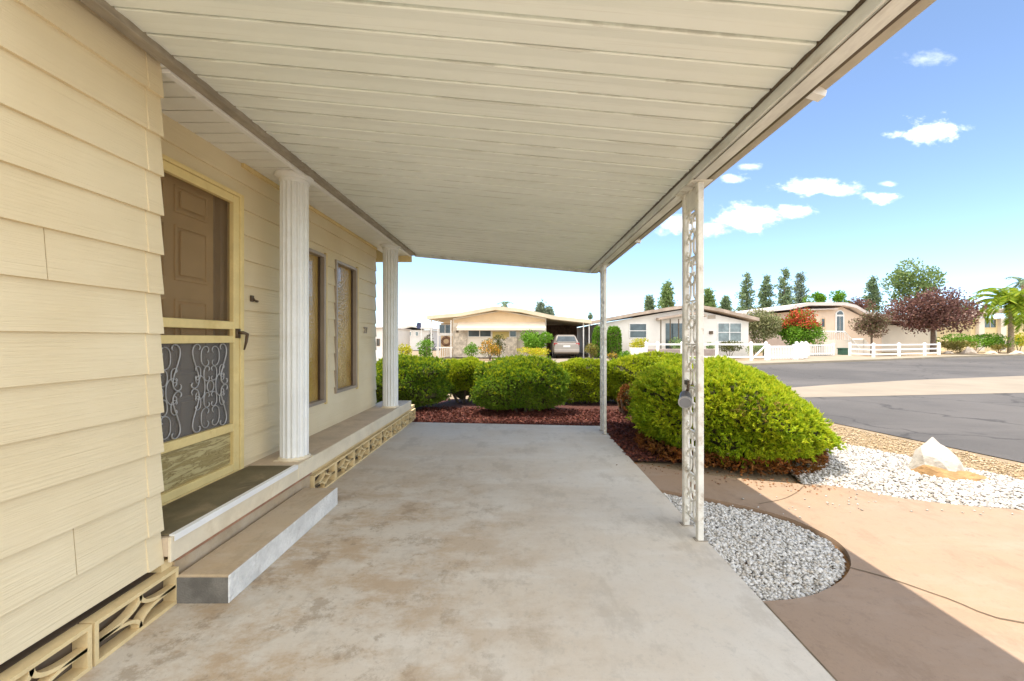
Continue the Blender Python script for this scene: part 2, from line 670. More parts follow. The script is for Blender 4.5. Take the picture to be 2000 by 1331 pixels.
mb = MB()
siding_bm(mb, BX, -3.0, 1.998, .235, ZW + .1, (), joints=[(H + .32, 1.515), (H - .86, 1.615), (H + .72, .9), (H - .3, .8)])
mb.box(-7.0, BX - .006, -3.0, 1.996, .235, ZW + .1)
mb.build('projecting_wall', M['siding'], house)
mb = MB()
for k in range(3, -12, -1):
    top = Z0 + LAP * k
    bot = max(top - LAP, .235) - .002
    if top <= .24 or bot > ZW:
        continue
    a, b = 1.925, 2.004
    x1 = BX + .0225
    x0 = BX + .003
    mb.add([(x1, a, bot), (x1, b, bot), (x0, b, top), (x0, a, top), (BX - .35, b, bot), (BX - .35, b, top), (BX - .01, a, bot), (BX - .01, a, top)],
           [(0, 1, 2, 3), (1, 4, 5, 2), (0, 3, 7, 6), (0, 6, 4, 1)])
mb.build('corner_trim', M['siding'], house)

# house roof and the boarded soffit under its eave
mb = MB()
for (x0, x1, z0, z1) in ((-7.4, -1.78, ZW + .12, ZW + .30),):
    mb.box(x0, x1, -3.2, 6.62, z0, z1)
mb.build('roof', M['curb'], house)
SOF = H + 1.365
mb = MB()
y = 2.0
while y < 6.55:
    mb.box(WX - .02, -1.775, y, min(y + .118, 6.56), SOF, SOF + .032)
    if y + .119 < 6.5:
        mb.box(WX - .02, -1.775, y + .1185, min(y + .1315, 6.56), SOF + .020, SOF + .032)
    y += .132
mb.build('soffit', M['soffit'], house)
mb = MB()
mb.box(-7.4, -1.781, 6.565, 6.61, SOF - .10, ZW + .12)
mb.build('fascia_board', M['trim'], house)
mb = MB()
mb.box(WX + .006, WX + .028, DOOR[1] + .032, 6.0, SOF - .035, SOF - .003)
mb.build('wall_cap', M['trim'], house)

# screen door with scrollwork
y0, y1 = DOOR[0], DOOR[1]
zt, zb = DOOR[3] - .012, .372
xa, xb = WX - .012, WX + .034
fw = .062
mb = MB()
mb.box(WX - .05, WX + .040, y1 - .022, y1 + .018, .36, zt + .03)
mb.box(WX - .05, WX + .040, y0 - .03, y0 + .022, .36, zt + .03)
mb.box(WX - .05, WX + .037, y0, y1, zt + .003, zt + .032)
mb.box(WX - .05, WX + .034, y0, y1, .345, .370)
mb.build('door_casing', M['door_paint'], house, bevel=.003)
sd = MB()
d0, d1 = y0 + .026, y1 - .026
sd.box(xa, xb, d0, d0 + fw, zb, zt)
sd.box(xa, xb, d1 - fw, d1, zb, zt)
rails = [(zt - .058, zt), (H + .070, H + .128), (H - .030, H + .022), (H - .69, H - .63), (zb, zb + .055)]
for a, b in rails:
    sd.box(xa + .003, xb - .002, d0 + fw, d1 - fw, a, b)
door = sd.build('screen_door', M['door_paint'], house, bevel=.003)
mb = MB()
mb.box(xa + .012, xa + .015, d0 + fw, d1 - fw, H + .128, zt - .058)
mb.box(xa + .012, xa + .015, d0 + fw, d1 - fw, H + .022, H + .070)
mb.build('insect_screen', M['screen'], door)
MB().box(xa + .012, xa + .015, d0 + fw, d1 - fw, H - .63, H - .030).build('insect_screen', M['screen_grey'], door)
mb = MB()
mb.box(xa + .008, xa + .02, d0 + fw, d1 - fw, zb + .055, H - .69)
mb.build('kick_panel', M['kick'], door)


def clothoid(n, f):
    """points of a curve whose heading is f(s), s in -1..1, centred, height 1"""
    pts = [(0.0, 0.0)]
    for i in range(n):
        s = -1 + 2 * (i + .5) / n
        a = f(s)
        pts.append((pts[-1][0] + math.cos(a), pts[-1][1] + math.sin(a)))
    P = np.array(pts)
    P -= P.mean(0)
    # long axis upright
    u, sv, vt = np.linalg.svd(P)
    ax = vt[0]
    ang = math.pi / 2 - math.atan2(ax[1], ax[0])
    c, s_ = math.cos(ang), math.sin(ang)
    P = P @ np.array([[c, s_], [-s_, c]])
    P /= (P[:, 1].max() - P[:, 1].min())
    return P


SCR = clothoid(46, lambda s: 4.6 * s * abs(s) ** 1.1 * s)          # S scroll
CSC = clothoid(40, lambda s: 4.3 * s * abs(s) ** .9)               # C scroll


def place(mb, P, cy, cz, h, flip=1, rot=0, x=0.0, r=.004, wide=1.0, n=5):
    c, s = math.cos(rot), math.sin(rot)
    pts = []
    for a, b in P:
        a, b = a * flip * wide * h, b * h
        pts.append((x, cy + a * c - b * s, cz + a * s + b * c))
    mb.tube(pts, r, n)


mb = MB()
gx = xa + .026
ga, gb, gz0, gz1 = d0 + fw, d1 - fw, H - .625, H - .036
gm = (gz0 + gz1) / 2
hh = gz1 - gz0
for cy in (ga + .19, gb - .20):
    for sgn in (1, -1):
        place(mb, SCR, cy + sgn * .125, gm + .148, .29, sgn, 0, gx, .0046)
        place(mb, SCR, cy + sgn * .125, gm - .148, .29, -sgn, math.pi, gx, .0046)
        place(mb, CSC, cy + sgn * .050, gm + .21, .135, sgn, 0, gx, .0038)
        place(mb, CSC, cy + sgn * .050, gm - .21, .135, sgn, 0, gx, .0038)
        place(mb, CSC, cy + sgn * .105, gm + .10, .09, -sgn, 0, gx, .0038)
        place(mb, CSC, cy + sgn * .105, gm - .10, .09, -sgn, 0, gx, .0038)
        place(mb, CSC, cy + sgn * .085, gm + .002, .16, -sgn, 0, gx, .0038)
        place(mb, CSC, cy + sgn * .035, gm + .09, .10, sgn, 0, gx, .004)
        place(mb, CSC, cy + sgn * .035, gm - .09, .10, sgn, 0, gx, .004)
    ring = [(gx, cy + .030 * math.cos(a), gm + .040 * math.sin(a)) for a in np.linspace(0, 2 * math.pi, 17)]
    mb.tube(ring, .0045, 5)
mb.build('scroll_grille', M['scroll'], door, smooth=True)
mb = MB()
hy = d1 - .026
mb.box(xb, xb + .012, hy - .02, hy + .02, H + .005, H + .075)
mb.tube([(xb + .01, hy, H + .045), (xb + .045, hy, H + .045), (xb + .055, hy + .03, H + .035), (xb + .045, hy + .035, H - .02), (xb + .03, hy + .032, H - .085)],
        [.012, .013, .013, .010, .006], 8)
mb.build('handle', M['bronze'], door, smooth=True)

# inner door
mb = MB()
ex = WX - .062
mb.box(ex - .04, ex, y0 + .02, y1 - .16, .37, zt)
for za, zb_ in ((.52, .98), (1.12, 1.62), (1.74, 2.10), (2.18, 2.36)):
    for ya, yb in ((y0 + .10, y0 + .40), (y0 + .47, y0 + .74)):
        for r0 in ((ya, yb, za, za + .018), (ya, yb, zb_ - .018, zb_), (ya, ya + .018, za + .018, zb_ - .018), (yb - .018, yb, za + .018, zb_ - .018)):
            mb.box(ex - .002, ex + .014, *r0)
        mb.prism([(ex + .004, ya + .035, za + .035), (ex + .004, yb - .035, za + .035), (ex + .004, yb - .035, zb_ - .035), (ex + .004, ya + .035, zb_ - .035)], (.016, 0, 0))
mb.build('entry_door', M['entry'], house, bevel=.003)
mb = MB()
mb.box(ex - .05, ex - .02, y1 - .16, y1, .37, zt)
mb.box(ex - .05, ex + .02, y1 - .12, y1 - .085, .37, zt)
mb.build('door_jamb', M['taupe'], house)

# narrow amber windows
for i, o in enumerate(WIN):
    a, b, z0, z1 = o
    mb = MB()
    xo, xi = WX + .032, WX - .09
    fr = .035
    mb.box(xi, xo, a, a + fr, z0, z1)
    mb.box(xi, xo, b - fr, b, z0, z1)
    mb.box(xi, xo - .002, a + fr, b - fr, z1 - fr, z1)
    mb.box(xi, xo - .002, a + fr, b - fr, z0, z0 + fr)
    wn = mb.build('window', M['taupe'], house, bevel=.002)
    mb = MB()
    px = WX - .035
    mb.box(px - .006, px, a + fr - .002, b - fr + .002, z0 + fr - .002, z1 - fr + .002)
    mb.build('pane', M['amber'], wn)
    mb = MB()
    q = .016
    mb.box(px + .001, px + .020, a + fr, a + fr + q, z0 + fr, z1 - fr)
    mb.box(px + .001, px + .020, b - fr - q, b - fr, z0 + fr, z1 - fr)
    mb.build('gasket', M['bronze'], wn)
    mb = MB()
    mb.box(xo - .05, xo + .004, b + .001, b + .03, z0 - .02, z1 + .02)
    mb.build('side_trim', M['trim'], wn)

# doorbell bracket and the house number
mb = MB()
by, bz = 3.20, H + .31
mb.box(WX + .012, WX + .030, by - .014, by + .014, bz - .012, bz + .036)
mb.tube([(WX + .03, by - .004, bz + .02), (WX + .04, by, bz - .002), (WX + .045, by + .018, bz - .008), (WX + .042, by + .036, bz - .008)], [.007, .008, .010, .010], 8)
mb.build('doorbell', M['bronze'], house, bevel=.003)


def text_mesh(name, body, size, loc, rot, mat_, parent=None, depth=.006):
    cu = bpy.data.curves.new(name, 'FONT')
    cu.body = body
    cu.size = size
    cu.extrude = depth
    cu.align_x = 'CENTER'
    o = bpy.data.objects.new(name, cu)
    C.objects.link(o)
    dg = bpy.context.evaluated_depsgraph_get()
    me = bpy.data.meshes.new_from_object(o.evaluated_get(dg))
    bpy.data.objects.remove(o)
    me.transform(Matrix.Translation(loc) @ Matrix.Rotation(rot[2], 4, 'Z') @ Matrix.Rotation(rot[0], 4, 'X'))
    if parent:
        me.transform(Matrix.Translation(-origin(parent)))
    me.materials.clear()
    me.materials.append(mat_)
    o = bpy.data.objects.new(name, me)
    C.objects.link(o)
    o.parent = parent
    return o


text_mesh('house_number', '27', .13, (WX + .024, 5.55, H + .075), (R(90), 0, R(90)), M['taupe'], house)

# ------------------------------------------------------------------ porch
porch = thing('porch', 'raised cream porch deck along the mobile home wall with a cream fascia edge', 'porch', (-1.95, 4.2, 0))
mb = MB()
mb.box(WX - .06, -1.768, 2.006, 6.45, .262, .357)
mb.build('deck', M['deck'], porch, bevel=.004)
mb = MB()
mb.box(-1.768, -1.752, 2.006, 6.46, .235, .360)
mb.box(-1.752, -1.748, 3.158, 3.163, .236, .358)
mb.box(-2.1, -1.768, 6.45, 6.466, .235, .359)
mb.build('fascia', M['fascia'], porch, bevel=.003)
mb = MB()
mb.box(-2.1, -1.80, 2.006, 6.85, .185, .234)
mb.build('sill_plate', M['block'], porch)
mb = MB()
mb.box(-1.80, -1.774, 2.08, 3.41, .205, .2335)
mb.build('brick_edge', M['redwood'], porch, bevel=.004)
mb = MB()
mb.box(-1.84, -1.79, 2.07, 3.41, .0, .2045)
mb.build('riser_wall', M['step'], porch)
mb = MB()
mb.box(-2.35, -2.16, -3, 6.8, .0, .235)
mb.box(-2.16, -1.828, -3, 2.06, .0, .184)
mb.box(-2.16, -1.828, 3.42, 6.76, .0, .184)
mb.build('foundation_shade', M['dark'], porch)  # dark backing behind the blocks, cavity shade put into its colour

carpet = MB().box(WX + .045, -1.775, 2.03, 3.13, .3575, .3665).build('door_mat', M['mat'], None, bevel=.003)
tag(carpet, 'worn olive outdoor carpet lying on the porch deck before the screen door', 'mat')
mb = MB()
mb.box(-1.774, -1.746, 2.02, 3.145, .3605, .3690)
mb.box(-1.748, -1.744, 2.02, 3.145, .335, .3690)
edge = mb.build('edge_strip', M['white'], porch, bevel=.001)

# the two porch columns


def column(label, x, y):
    t = thing('porch_column', label, 'column', (x, y, .357), 'fluted porch columns')
    zt_ = SOF - .357
    nf = 16

    def fl(a):
        u = (a * nf / (2 * math.pi)) % 1.0
        return 1 - .12 * max(0.0, math.sin(math.pi * min(1, max(0, (u - .12) / .76)))) ** .7
    m_ = MB()
    rr = .108
    m_.lathe([(rr, .02), (rr, .06), (rr, zt_ - .10), (rr, zt_ - .06)], (x, y, .357), nf * 8, rf=fl)
    m_.build('shaft', M['col_white'], t)
    m_ = MB()
    m_.lathe([(.105, zt_ - .075), (.112, zt_ - .066), (.116, zt_ - .05), (.112, zt_ - .04), (.128, zt_ - .028), (.146, zt_ - .018), (.148, zt_ - .002)], (x, y, .357), 40)
    m_.build('capital', M['col_white'], t, smooth=False)
    m_ = MB()
    m_.lathe([(.122, .001), (.124, .012), (.116, .022), (.106, .026)], (x, y, .357), 40)
    for a in (.4, 2.2, 3.9, 5.4):
        m_.box(x + .125 * math.cos(a) - .022, x + .125 * math.cos(a) + .022, y + .125 * math.sin(a) - .018, y + .125 * math.sin(a) + .018, .358, .364)
    m_.build('base', M['fascia'], t)
    return t


column('white fluted column standing beside the screen door on the porch', -1.895, 3.36)
column('white fluted column at the far end of the porch in front of the round hedge', -1.895, 5.86)

# ------------------------------------------------------------------ breeze blocks


def breeze_block(name, label, y0, y1, parent=None):
    t = MB()
    xb_, xf_ = -1.825, -1.76
    z0, z1 = .001, .184
    tk = .017
    t.box(xb_, xf_, y0, y1, z0, z0 + tk)
    t.box(xb_, xf_, y0, y1, z1 - tk, z1)
    t.box(xb_, xf_ - .001, y0, y0 + tk, z0 + tk, z1 - tk)
    t.box(xb_, xf_ - .001, y1 - tk, y1, z0 + tk, z1 - tk)
    ia, ib, ja, jb = y0 + tk, y1 - tk, z0 + tk, z1 - tk
    ym, zm = (ia + ib) / 2, (ja + jb) / 2
    a, b = (ib - ia) / 2, (jb - ja) / 2
    w_ = .0085
    for cy, sy in ((ia, 1), (ib, -1)):
        for cz, sz in ((ja, 1), (jb, -1)):
            n = 10
            pi_, po = [], []
            for i in range(n + 1):
                th = math.pi / 2 * i / n
                for lst, q in ((pi_, -w_), (po, w_)):
                    lst.append((cy + sy * (a + q) * math.cos(th) ** .85, cz + sz * (b + q * .9) * math.sin(th) ** .85))
            for i in range(n):
                q4 = [pi_[i], pi_[i + 1], po[i + 1], po[i]]
                t.prism([(xf_ - .042, p[0], min(max(p[1], z0 + .002), z1 - .002)) for p in q4], (.040, 0, 0))
    o = t.build(name, M['block'])
    return tag(o, label, 'breeze block', 'decorative breeze blocks under the house edge')


breeze_block('breeze_block', 'cream breeze block touching the near end of the grey concrete step', 1.655, 2.062)
breeze_block('breeze_block', 'cream breeze block under the lap siding, one joint before the block that touches the step', 1.240, 1.645)
ordn = ['first', 'second', 'third', 'fourth', 'fifth', 'sixth', 'seventh', 'eighth']
for i in range(8):
    a = 3.42 + i * .418
    lab = '%s cream breeze block under the porch fascia counted from the concrete step' % ordn[i]
    if i == 7:
        lab = 'last cream breeze block at the far porch corner beside the red mulch'
    breeze_block('breeze_block', lab, a, a + .410)

# ------------------------------------------------------------------ concrete step
st = thing('concrete_step', 'low concrete step with pale riser below the screen door', 'step', (-1.63, 2.66, 0))
mb = MB()
mb.box(-1.768, -1.5, 2.056, 3.27, 0, .142)
mb.build('tread', M['step'], st, bevel=.012, seg=3)
mb = MB()
mb.box(-1.5, -1.492, 2.050, 3.275, .0, .143)
mb.build('riser', M['step_front'], st, bevel=.004)
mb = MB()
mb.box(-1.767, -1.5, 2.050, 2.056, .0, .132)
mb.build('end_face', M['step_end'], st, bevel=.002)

# ------------------------------------------------------------------ carport
carport = thing('carport', 'white metal carport awning over the concrete slab held by openwork posts', 'carport', (0, 2.6, 0))
XL, XR = -1.71, 1.145
ZL, ZR = H + 1.388, H + 1.130
YB, YF = 1.1, 6.50  # rear edge stops short overhead, out of view, to let in more light


def roof_z(x):
    return ZL + (ZR - ZL) * (x - XL) / (XR - XL)


mb = MB()
y = YB
pitch = .1435
prof = []
k = 0
while y < YF:
    w2 = .009 if k % 2 else .013
    dz = random.uniform(-.002, .002)
    prof += [(y, dz), (y + .006, -.003 + dz), (y + pitch * .45, .0015), (y + pitch - w2 - .004, -.002), (y + pitch - w2, .000), (y + pitch - w2 + .001, .022), (y + pitch - .001, .022)]
    y += pitch
    k += 1
rows = []
NX = 5
for i in range(NX + 1):
    x = XL + (XR - XL) * i / NX
    rows.append([(x, min(a, YF), roof_z(x) + b + random.uniform(-.0007, .0007)) for a, b in prof])
n = len(prof)
vs = [p for r_ in rows for p in r_]
fs = [(i * n + j, i * n + j + 1, (i + 1) * n + j + 1, (i + 1) * n + j) for i in range(NX) for j in range(n - 1)]
mb.add(vs, fs)
tp = [(XL, YB, ZL + .07), (XR + .14, YB, roof_z(XR + .14) + .07), (XR + .14, YF, roof_z(XR + .14) + .07), (XL, YF, ZL + .07)]
mb.prism(tp, (0, 0, .03))
mb.build('roof_panel', M['pan'], carport)

# hanger beam on the house side
mb = MB()
mb.box(-1.764, -1.700, YB, YF + .01, H + 1.352, H + 1.46)
mb.build('hanger_beam', M['beam'], carport, bevel=.003)
mb = MB()
mb.box(-1.803, -1.7645, 2.01, YF + .02, H + 1.340, H + 1.36)
mb.build('soffit_trim', M['white'], carport, bevel=.002)
# side beam and gutter
mb = MB()
zb = H + 1.062
mb.box(1.146, 1.160, YB, YF, zb + .003, ZR + .06)
mb.box(1.1605, 1.245, YB, YF - .002, zb, zb + .012)
mb.box(1.246, 1.258, YB, YF, zb + .004, ZR + .06)
mb.build('side_beam', M['gutter'], carport, bevel=.003)
mb = MB()
mb.box(1.1375, 1.1455, YB, YF, ZR - .012, ZR + .02)
mb.box(1.1605, 1.1655, YB, YF, zb - .002, zb - .0005)
mb.box(1.2465, 1.2615, YB, YF, zb + .002, zb + .0035)
mb.build('painted_shadow_line', M['bronze'], carport)  # dark strips drawn in for the shade along the beam joints
mb = MB()
gz = zb + .012
mb.prism([(1.262, YB, ZR + .055), (1.262, YB, gz + .035), (1.272, YB, gz + .022), (1.322, YB, gz), (1.328, YB, gz + .004), (1.338, YB, ZR + .07), (1.330, YB, ZR + .075), (1.322, YB, gz + .03), (1.275, YB, gz + .05), (1.272, YB, ZR + .055)], (0, YF - YB + .03, 0))
gut = mb.build('gutter', M['gutter_out'], carport)
for by in (1.72, 4.35):
    mb = MB()
    mb.prism([(1.262, by, gz + .04), (1.262, by, gz - .012), (1.318, by, gz - .030), (1.326, by, gz - .004)], (0, .045, 0))
    mb.build('gutter_strap', M['white'], gut, bevel=.002)
# front header
mb = MB()
for x0, x1 in ((XL + .0, 1.146),):
    pass
mb.add([(XL, YF + .002, ZL - .045), (1.146, YF + .002, ZR - .058), (1.146, YF + .05, ZR - .058), (XL, YF + .05, ZL - .045),
        (XL, YF + .002, ZL + .075), (1.146, YF + .002, ZR + .075), (1.146, YF + .05, ZR + .075), (XL, YF + .05, ZL + .075)],
       [(0, 3, 2, 1), (4, 5, 6, 7), (0, 1, 5, 4), (2, 3, 7, 6), (0, 4, 7, 3), (1, 2, 6, 5)])
mb.build('front_header', M['gutter'], carport)


def lattice_post(ya, yb, label):
    x = 1.217
    zt_ = H + 1.062
    root = MB()
    r_ = .0205
    root.box(x - .07, x + .07, ya - .04, yb + .04, zt_ - .006, zt_ - .0005)
    p = root.build('lattice_post', M['post'], carport)
    p['label'] = label
    for yy in (ya, yb):
        m_ = MB()
        m_.box(x - r_, x + r_, yy - r_, yy + r_, .0, zt_ - .007)
        m_.build('leg', M['post'], p, bevel=.004)
    m_ = MB()
    ym = (ya + yb) / 2
    wd = (yb - ya) - 2 * r_
    z = .10
    i = 0
    while z < zt_ - .15:
        # cross bars, mirrored scrolls and a ring, cast in flat bar
        m_.box(x - .008, x + .008, ya + r_, yb - r_, z - .006, z + .006)
        for sg in (1, -1):
            place(m_, CSC, ym + sg * wd * .27, z + .082, .135, -sg, 0, x, .0085, .85, 6)
            place(m_, CSC, ym + sg * wd * .27, z + .225, .125, sg, 0, x, .0085, .85, 6)
        m_.tube([(x, ym + .036 * math.cos(a), z + .152 + .036 * math.sin(a)) for a in np.linspace(0, 2 * math.pi, 17)], .0085, 6)
        m_.box(x - .006, x + .006, ym - .006, ym + .006, z + .19, z + .30)
        z += .305
        i += 1
    m_.box(x - .008, x + .008, ya + r_, yb - r_, zt_ - .16, zt_ - .02)
    m_.build('scroll_panel', M['post'], p)
    for yy in (ya, yb):
        m_ = MB()
        m_.box(x - .035, x + .05, yy - .028, yy + .028, .0005, .006)
        m_.build('foot_plate', M['beam'], p)
    return p


lattice_post(2.70, 2.925, 'near openwork post with a spotlight at the white gravel bed')
lattice_post(5.70, 5.925, 'far openwork post at the slab corner by the mulch')

# spotlight on the near post
sp = thing('spotlight', 'grey cylinder spotlight clipped to the near openwork carport post', 'spotlight', (1.20, 2.83, .99))
mb = MB()
ax = Vector((-.35, -.85, -.42)).normalized()
c0 = Vector((1.175, 2.835, .945))
pth = [c0 - ax * .045, c0 - ax * .03, c0, c0 + ax * .06, c0 + ax * .062]
mb.tube(pth, [.022, .036, .040, .044, .044], 20)
mb.build('housing', M['charcoal'], sp, smooth=False)
mb = MB()
mb.tube([c0 + ax * .058, c0 + ax * .072], .047, 20)
mb.build('bezel', M['scroll'], sp)
mb = MB()
mb.tube([c0 + ax * .0725, c0 + ax * .0735], .039, 20)
mb.build('lens', surf('grey lamp lens', (.22, .22, .23), .2, var=.05, spec=.7), sp)
mb = MB()
mb.tube([c0 - ax * .04, (1.20, 2.85, 1.00), (1.214, 2.865, 1.045)], .010, 8)
mb.box(1.195, 1.240, 2.845, 2.90, 1.03, 1.06)
mb.build('clip', M['bronze'], sp)
# ------------------------------------------------------------------ ground sheets


def sheet(name, pts, z, mat_, thick=0.0):
    m_ = MB()
    if thick:
        m_.prism([(x, y, z - thick) for x, y in pts], (0, 0, thick))
    else:
        m_.add([(x, y, z) for x, y in pts], [tuple(range(len(pts)))])
    o = m_.build(name, mat_)
    return tag(o, kind='structure')


sheet('ground', [(-400, -60), (400, -60), (400, 700), (-400, 700)], -.06, M['soil'])
sheet('carport_slab', [(-1.80, -3.0), (1.258, -3.0), (1.258, 6.22), (-1.80, 6.52)], 0.0, M['slab'], .055)

TEAR = [(1296, 960), (1380, 972), (1456, 988), (1532, 1008), (1600, 1036), (1644, 1064), (1662, 1096), (1648, 1128), (1600, 1156), (1552, 1168), (1496, 1173)]
tear = [gr(*p) for p in TEAR]


def smooth_line(P, n=6):
    out = []
    for i in range(len(P) - 1):
        p0, p1, p2, p3 = P[max(i - 1, 0)], P[i], P[i + 1], P[min(i + 2, len(P) - 1)]
        for k in range(n):
            t = k / n
            out.append(tuple(.5 * ((2 * p1[j]) + (-p0[j] + p2[j]) * t + (2 * p0[j] - 5 * p1[j] + 4 * p2[j] - p3[j]) * t * t + (-p0[j] + 3 * p1[j] - 3 * p2[j] + p3[j]) * t ** 3) for j in (0, 1)))
    out.append(tuple(P[-1]))
    return out


tear = smooth_line([(1.262, tear[0][1] + .06)] + tear[1:-1] + [(1.262, tear[-1][1])])
SL = 1.2635
edgeW = [gr(*p) for p in [(1252, 905), (1340, 921), (1448, 935), (1545, 943), (1640, 950), (1760, 972), (1880, 986), (2000, 995)]]
edgeW = smooth_line(edgeW, 4)
far_r = [(4.5, 3.05), (5.25, 2.85), (5.25, -3.0)]
walk = [(SL, -3.0), (SL, tear[-1][1])] + tear[::-1][1:-1] + [(SL, tear[0][1])] + [(SL, edgeW[0][1])] + edgeW[1:] + far_r
sheet('walkway', walk, -.004, M['walk'], .05)


def seam(name, P, w=.006, z=-.0015, mat_=None):
    m_ = MB()
    for (a, b) in zip(P[:-1], P[1:]):
        d = Vector((b[0] - a[0], b[1] - a[1], 0)).normalized()
        q = Vector((-d.y, d.x, 0)) * w
        a_, b_ = Vector((a[0], a[1], z)), Vector((b[0], b[1], z))
        m_.quad(a_ - q, b_ - q, b_ + q, a_ + q)
    o = m_.build(name, mat_ or M['joint'])
    return tag(o, kind='structure')


M['joint'] = surf('dirt filled joint', (.16, .115, .07), .95, var=.3, scale=8)
seam('walkway_joint', smooth_line([gr(1660, 1108), gr(1740, 1130), gr(1850, 1168), gr(2000, 1216), (3.2, 1.9)], 4))
seam('walkway_joint', smooth_line([gr(1572, 946), gr(1558, 960), gr(1530, 974), gr(1482, 984)], 4), .004)
seam('slab_joint', [(SL - .003, -2.9), (SL - .003, tear[-1][1] - .02)], .0045, .0008)

# gravel beds


def stones(name, poly, n, size, mat_, z, base_mat, label_kind='stuff', hmax=.02):
    """many small angular stones in a polygon, one object"""
    P = np.array(poly)
    lo, hi = P.min(0), P.max(0)
    pts = []
    x0, y0 = P[:, 0], P[:, 1]
    x1, y1 = np.roll(x0, -1), np.roll(y0, -1)
    while len(pts) < n:
        q = RNG.uniform(lo, hi, size=(n, 2))
        ins = np.zeros(len(q), bool)
        for a, b, c, d in zip(x0, y0, x1, y1):
            cond = (b > q[:, 1]) != (d > q[:, 1])
            xi = (c - a) * (q[:, 1] - b) / (d - b + 1e-12) + a
            ins ^= cond & (q[:, 0] < xi)
        pts += list(q[ins])
    q = np.array(pts[:n])
    octv = np.array([(1, 0, 0), (-1, 0, 0), (0, 1, 0), (0, -1, 0), (0, 0, 1), (0, 0, -1)], float)
    octf = np.array([(0, 2, 4), (2, 1, 4), (1, 3, 4), (3, 0, 4), (2, 0, 5), (1, 2, 5), (3, 1, 5), (0, 3, 5)])
    sz = size * RNG.uniform(.45, 1.25, size=(n, 1)) * (1 + .6 * (RNG.random((n, 1)) < .06))
    V = octv[None] * sz[:, None] * RNG.uniform(.6, 1.25, size=(n, 6, 1)) * np.array([1, 1, .62])
    a = RNG.uniform(0, 6.28, n)
    c, s = np.cos(a), np.sin(a)
    X = V[:, :, 0] * c[:, None] - V[:, :, 1] * s[:, None]
    Y = V[:, :, 0] * s[:, None] + V[:, :, 1] * c[:, None]
    tl = RNG.uniform(-.5, .5, (n, 1))
    Z = V[:, :, 2] + X * tl
    V = np.stack([X, Y, Z], 2) + np.concatenate([q, (z + RNG.random((n, 1)) * hmax)], 1)[:, None]
    n6 = np.arange(n)[:, None, None] * 6
    faces = (octf[None] + n6).reshape(-1, 3)
    me = bpy.data.meshes.new(name)
    nv = n * 6
    me.vertices.add(nv)
    me.vertices.foreach_set('co', V.astype(np.float32).ravel())
    me.loops.add(len(faces) * 3)
    me.loops.foreach_set('vertex_index', faces.astype(np.int32).ravel())
    me.polygons.add(len(faces))
    me.polygons.foreach_set('loop_start', np.arange(0, len(faces) * 3, 3, dtype=np.int32))
    me.polygons.foreach_set('loop_total', np.full(len(faces), 3, dtype=np.int32))
    me.update()
    me.materials.append(mat_)
    o = bpy.data.objects.new(name, me)
    C.objects.link(o)
    tag(o, kind='stuff')
    return o


M['gravel_bed'] = surf('dusty gravel fines', (.27, .24, .19), .95, var=.3, scale=30, fine=120, bump=1, bdist=.01)
M['rust_soil'] = surf('rust stained soil', (.36, .19, .07), .95, var=.3, scale=14, fine=80, bump=.8, bdist=.01)
sheet('gravel_bed_base', [(x, y) for x, y in tear], -.046, M['rust_soil'])
cx, cy = np.mean([p[0] for p in tear]), np.mean([p[1] for p in tear])
ins_t = [((x - cx) * .955 + cx - .02, (y - cy) * .955 + cy) for x, y in tear]
g = stones('gravel', ins_t, 9500, .0145, M['grey_stone'], -.040, None)
tag(g, 'grey white gravel filling the teardrop bed at the slab edge', 'gravel')

wedge_lo = edgeW[12:]
white_poly = [edgeW[13]] + edgeW[14:] + [(4.5, 3.06), (5.2, 2.86), (4.75, 4.2), (4.42, 4.85), (4.1, 5.4), (3.3, 5.9), (3.0, 4.6)]
sheet('white_gravel_base', white_poly, -.03, M['gravel_bed'])
g = stones('white_gravel', white_poly, 15000, .021, M['white_stone'], -.024, None)
tag(g, 'bright white stone gravel between the walkway and the tan strip by the street', 'gravel')
tan_poly = [(5.2, 2.86), (5.42, 2.9), (5.45, 4.4), (5.0, 6.55), (4.3, 7.9), (3.2, 8.6), (3.2, 5.95), (4.1, 5.4), (4.42, 4.85), (4.75, 4.2)]
sheet('tan_gravel_strip', tan_poly, -.026, M['tan_gravel'])
g = stones('tan_gravel', tan_poly, 7000, .014, M['tan_stone'], -.024, None)
tag(g, 'tan gravel strip along the street edge behind the white stones', 'gravel')

mul_poly = [(-4.2, 6.56), (-1.8, 6.54), (1.2635, 6.24), (1.2635, 4.56), (1.7, 4.50), (2.4, 4.3), (2.9, 4.6), (3.2, 5.9), (3.2, 9.2), (-4.2, 9.2)]
sheet('mulch_bed', mul_poly, -.028, M['mulch'])


def chips(poly, n):
    P = np.array(poly)
    q = RNG.uniform(P.min(0), P.max(0), size=(n * 2, 2))
    x0, y0 = P[:, 0], P[:, 1]
    x1, y1 = np.roll(x0, -1), np.roll(y0, -1)
    ins = np.zeros(len(q), bool)
    for a, b, c, d in zip(x0, y0, x1, y1):
        cond = (b > q[:, 1]) != (d > q[:, 1])
        ins ^= cond & (q[:, 0] < (c - a) * (q[:, 1] - b) / (d - b + 1e-12) + a)
    q = q[ins]
    n = len(q)
    D = RNG.normal(size=(n, 3)) * np.array([1, 1, .35])
    P3 = np.concatenate([q, RNG.uniform(-.024, .012, (n, 1))], 1)
    return raw('mulch', leafcloud(P3, D, RNG.uniform(.025, .075, n), RNG.uniform(.012, .028, n)), 4, M['mulch_chip'])


tag(chips([(-1.9, 6.55), (1.262, 6.25), (1.262, 4.6), (2.6, 4.5), (3.1, 7.6), (-1.9, 7.9)], 26000), 'dark red bark mulch between the carport slab and the hedges', 'mulch', kind='stuff')

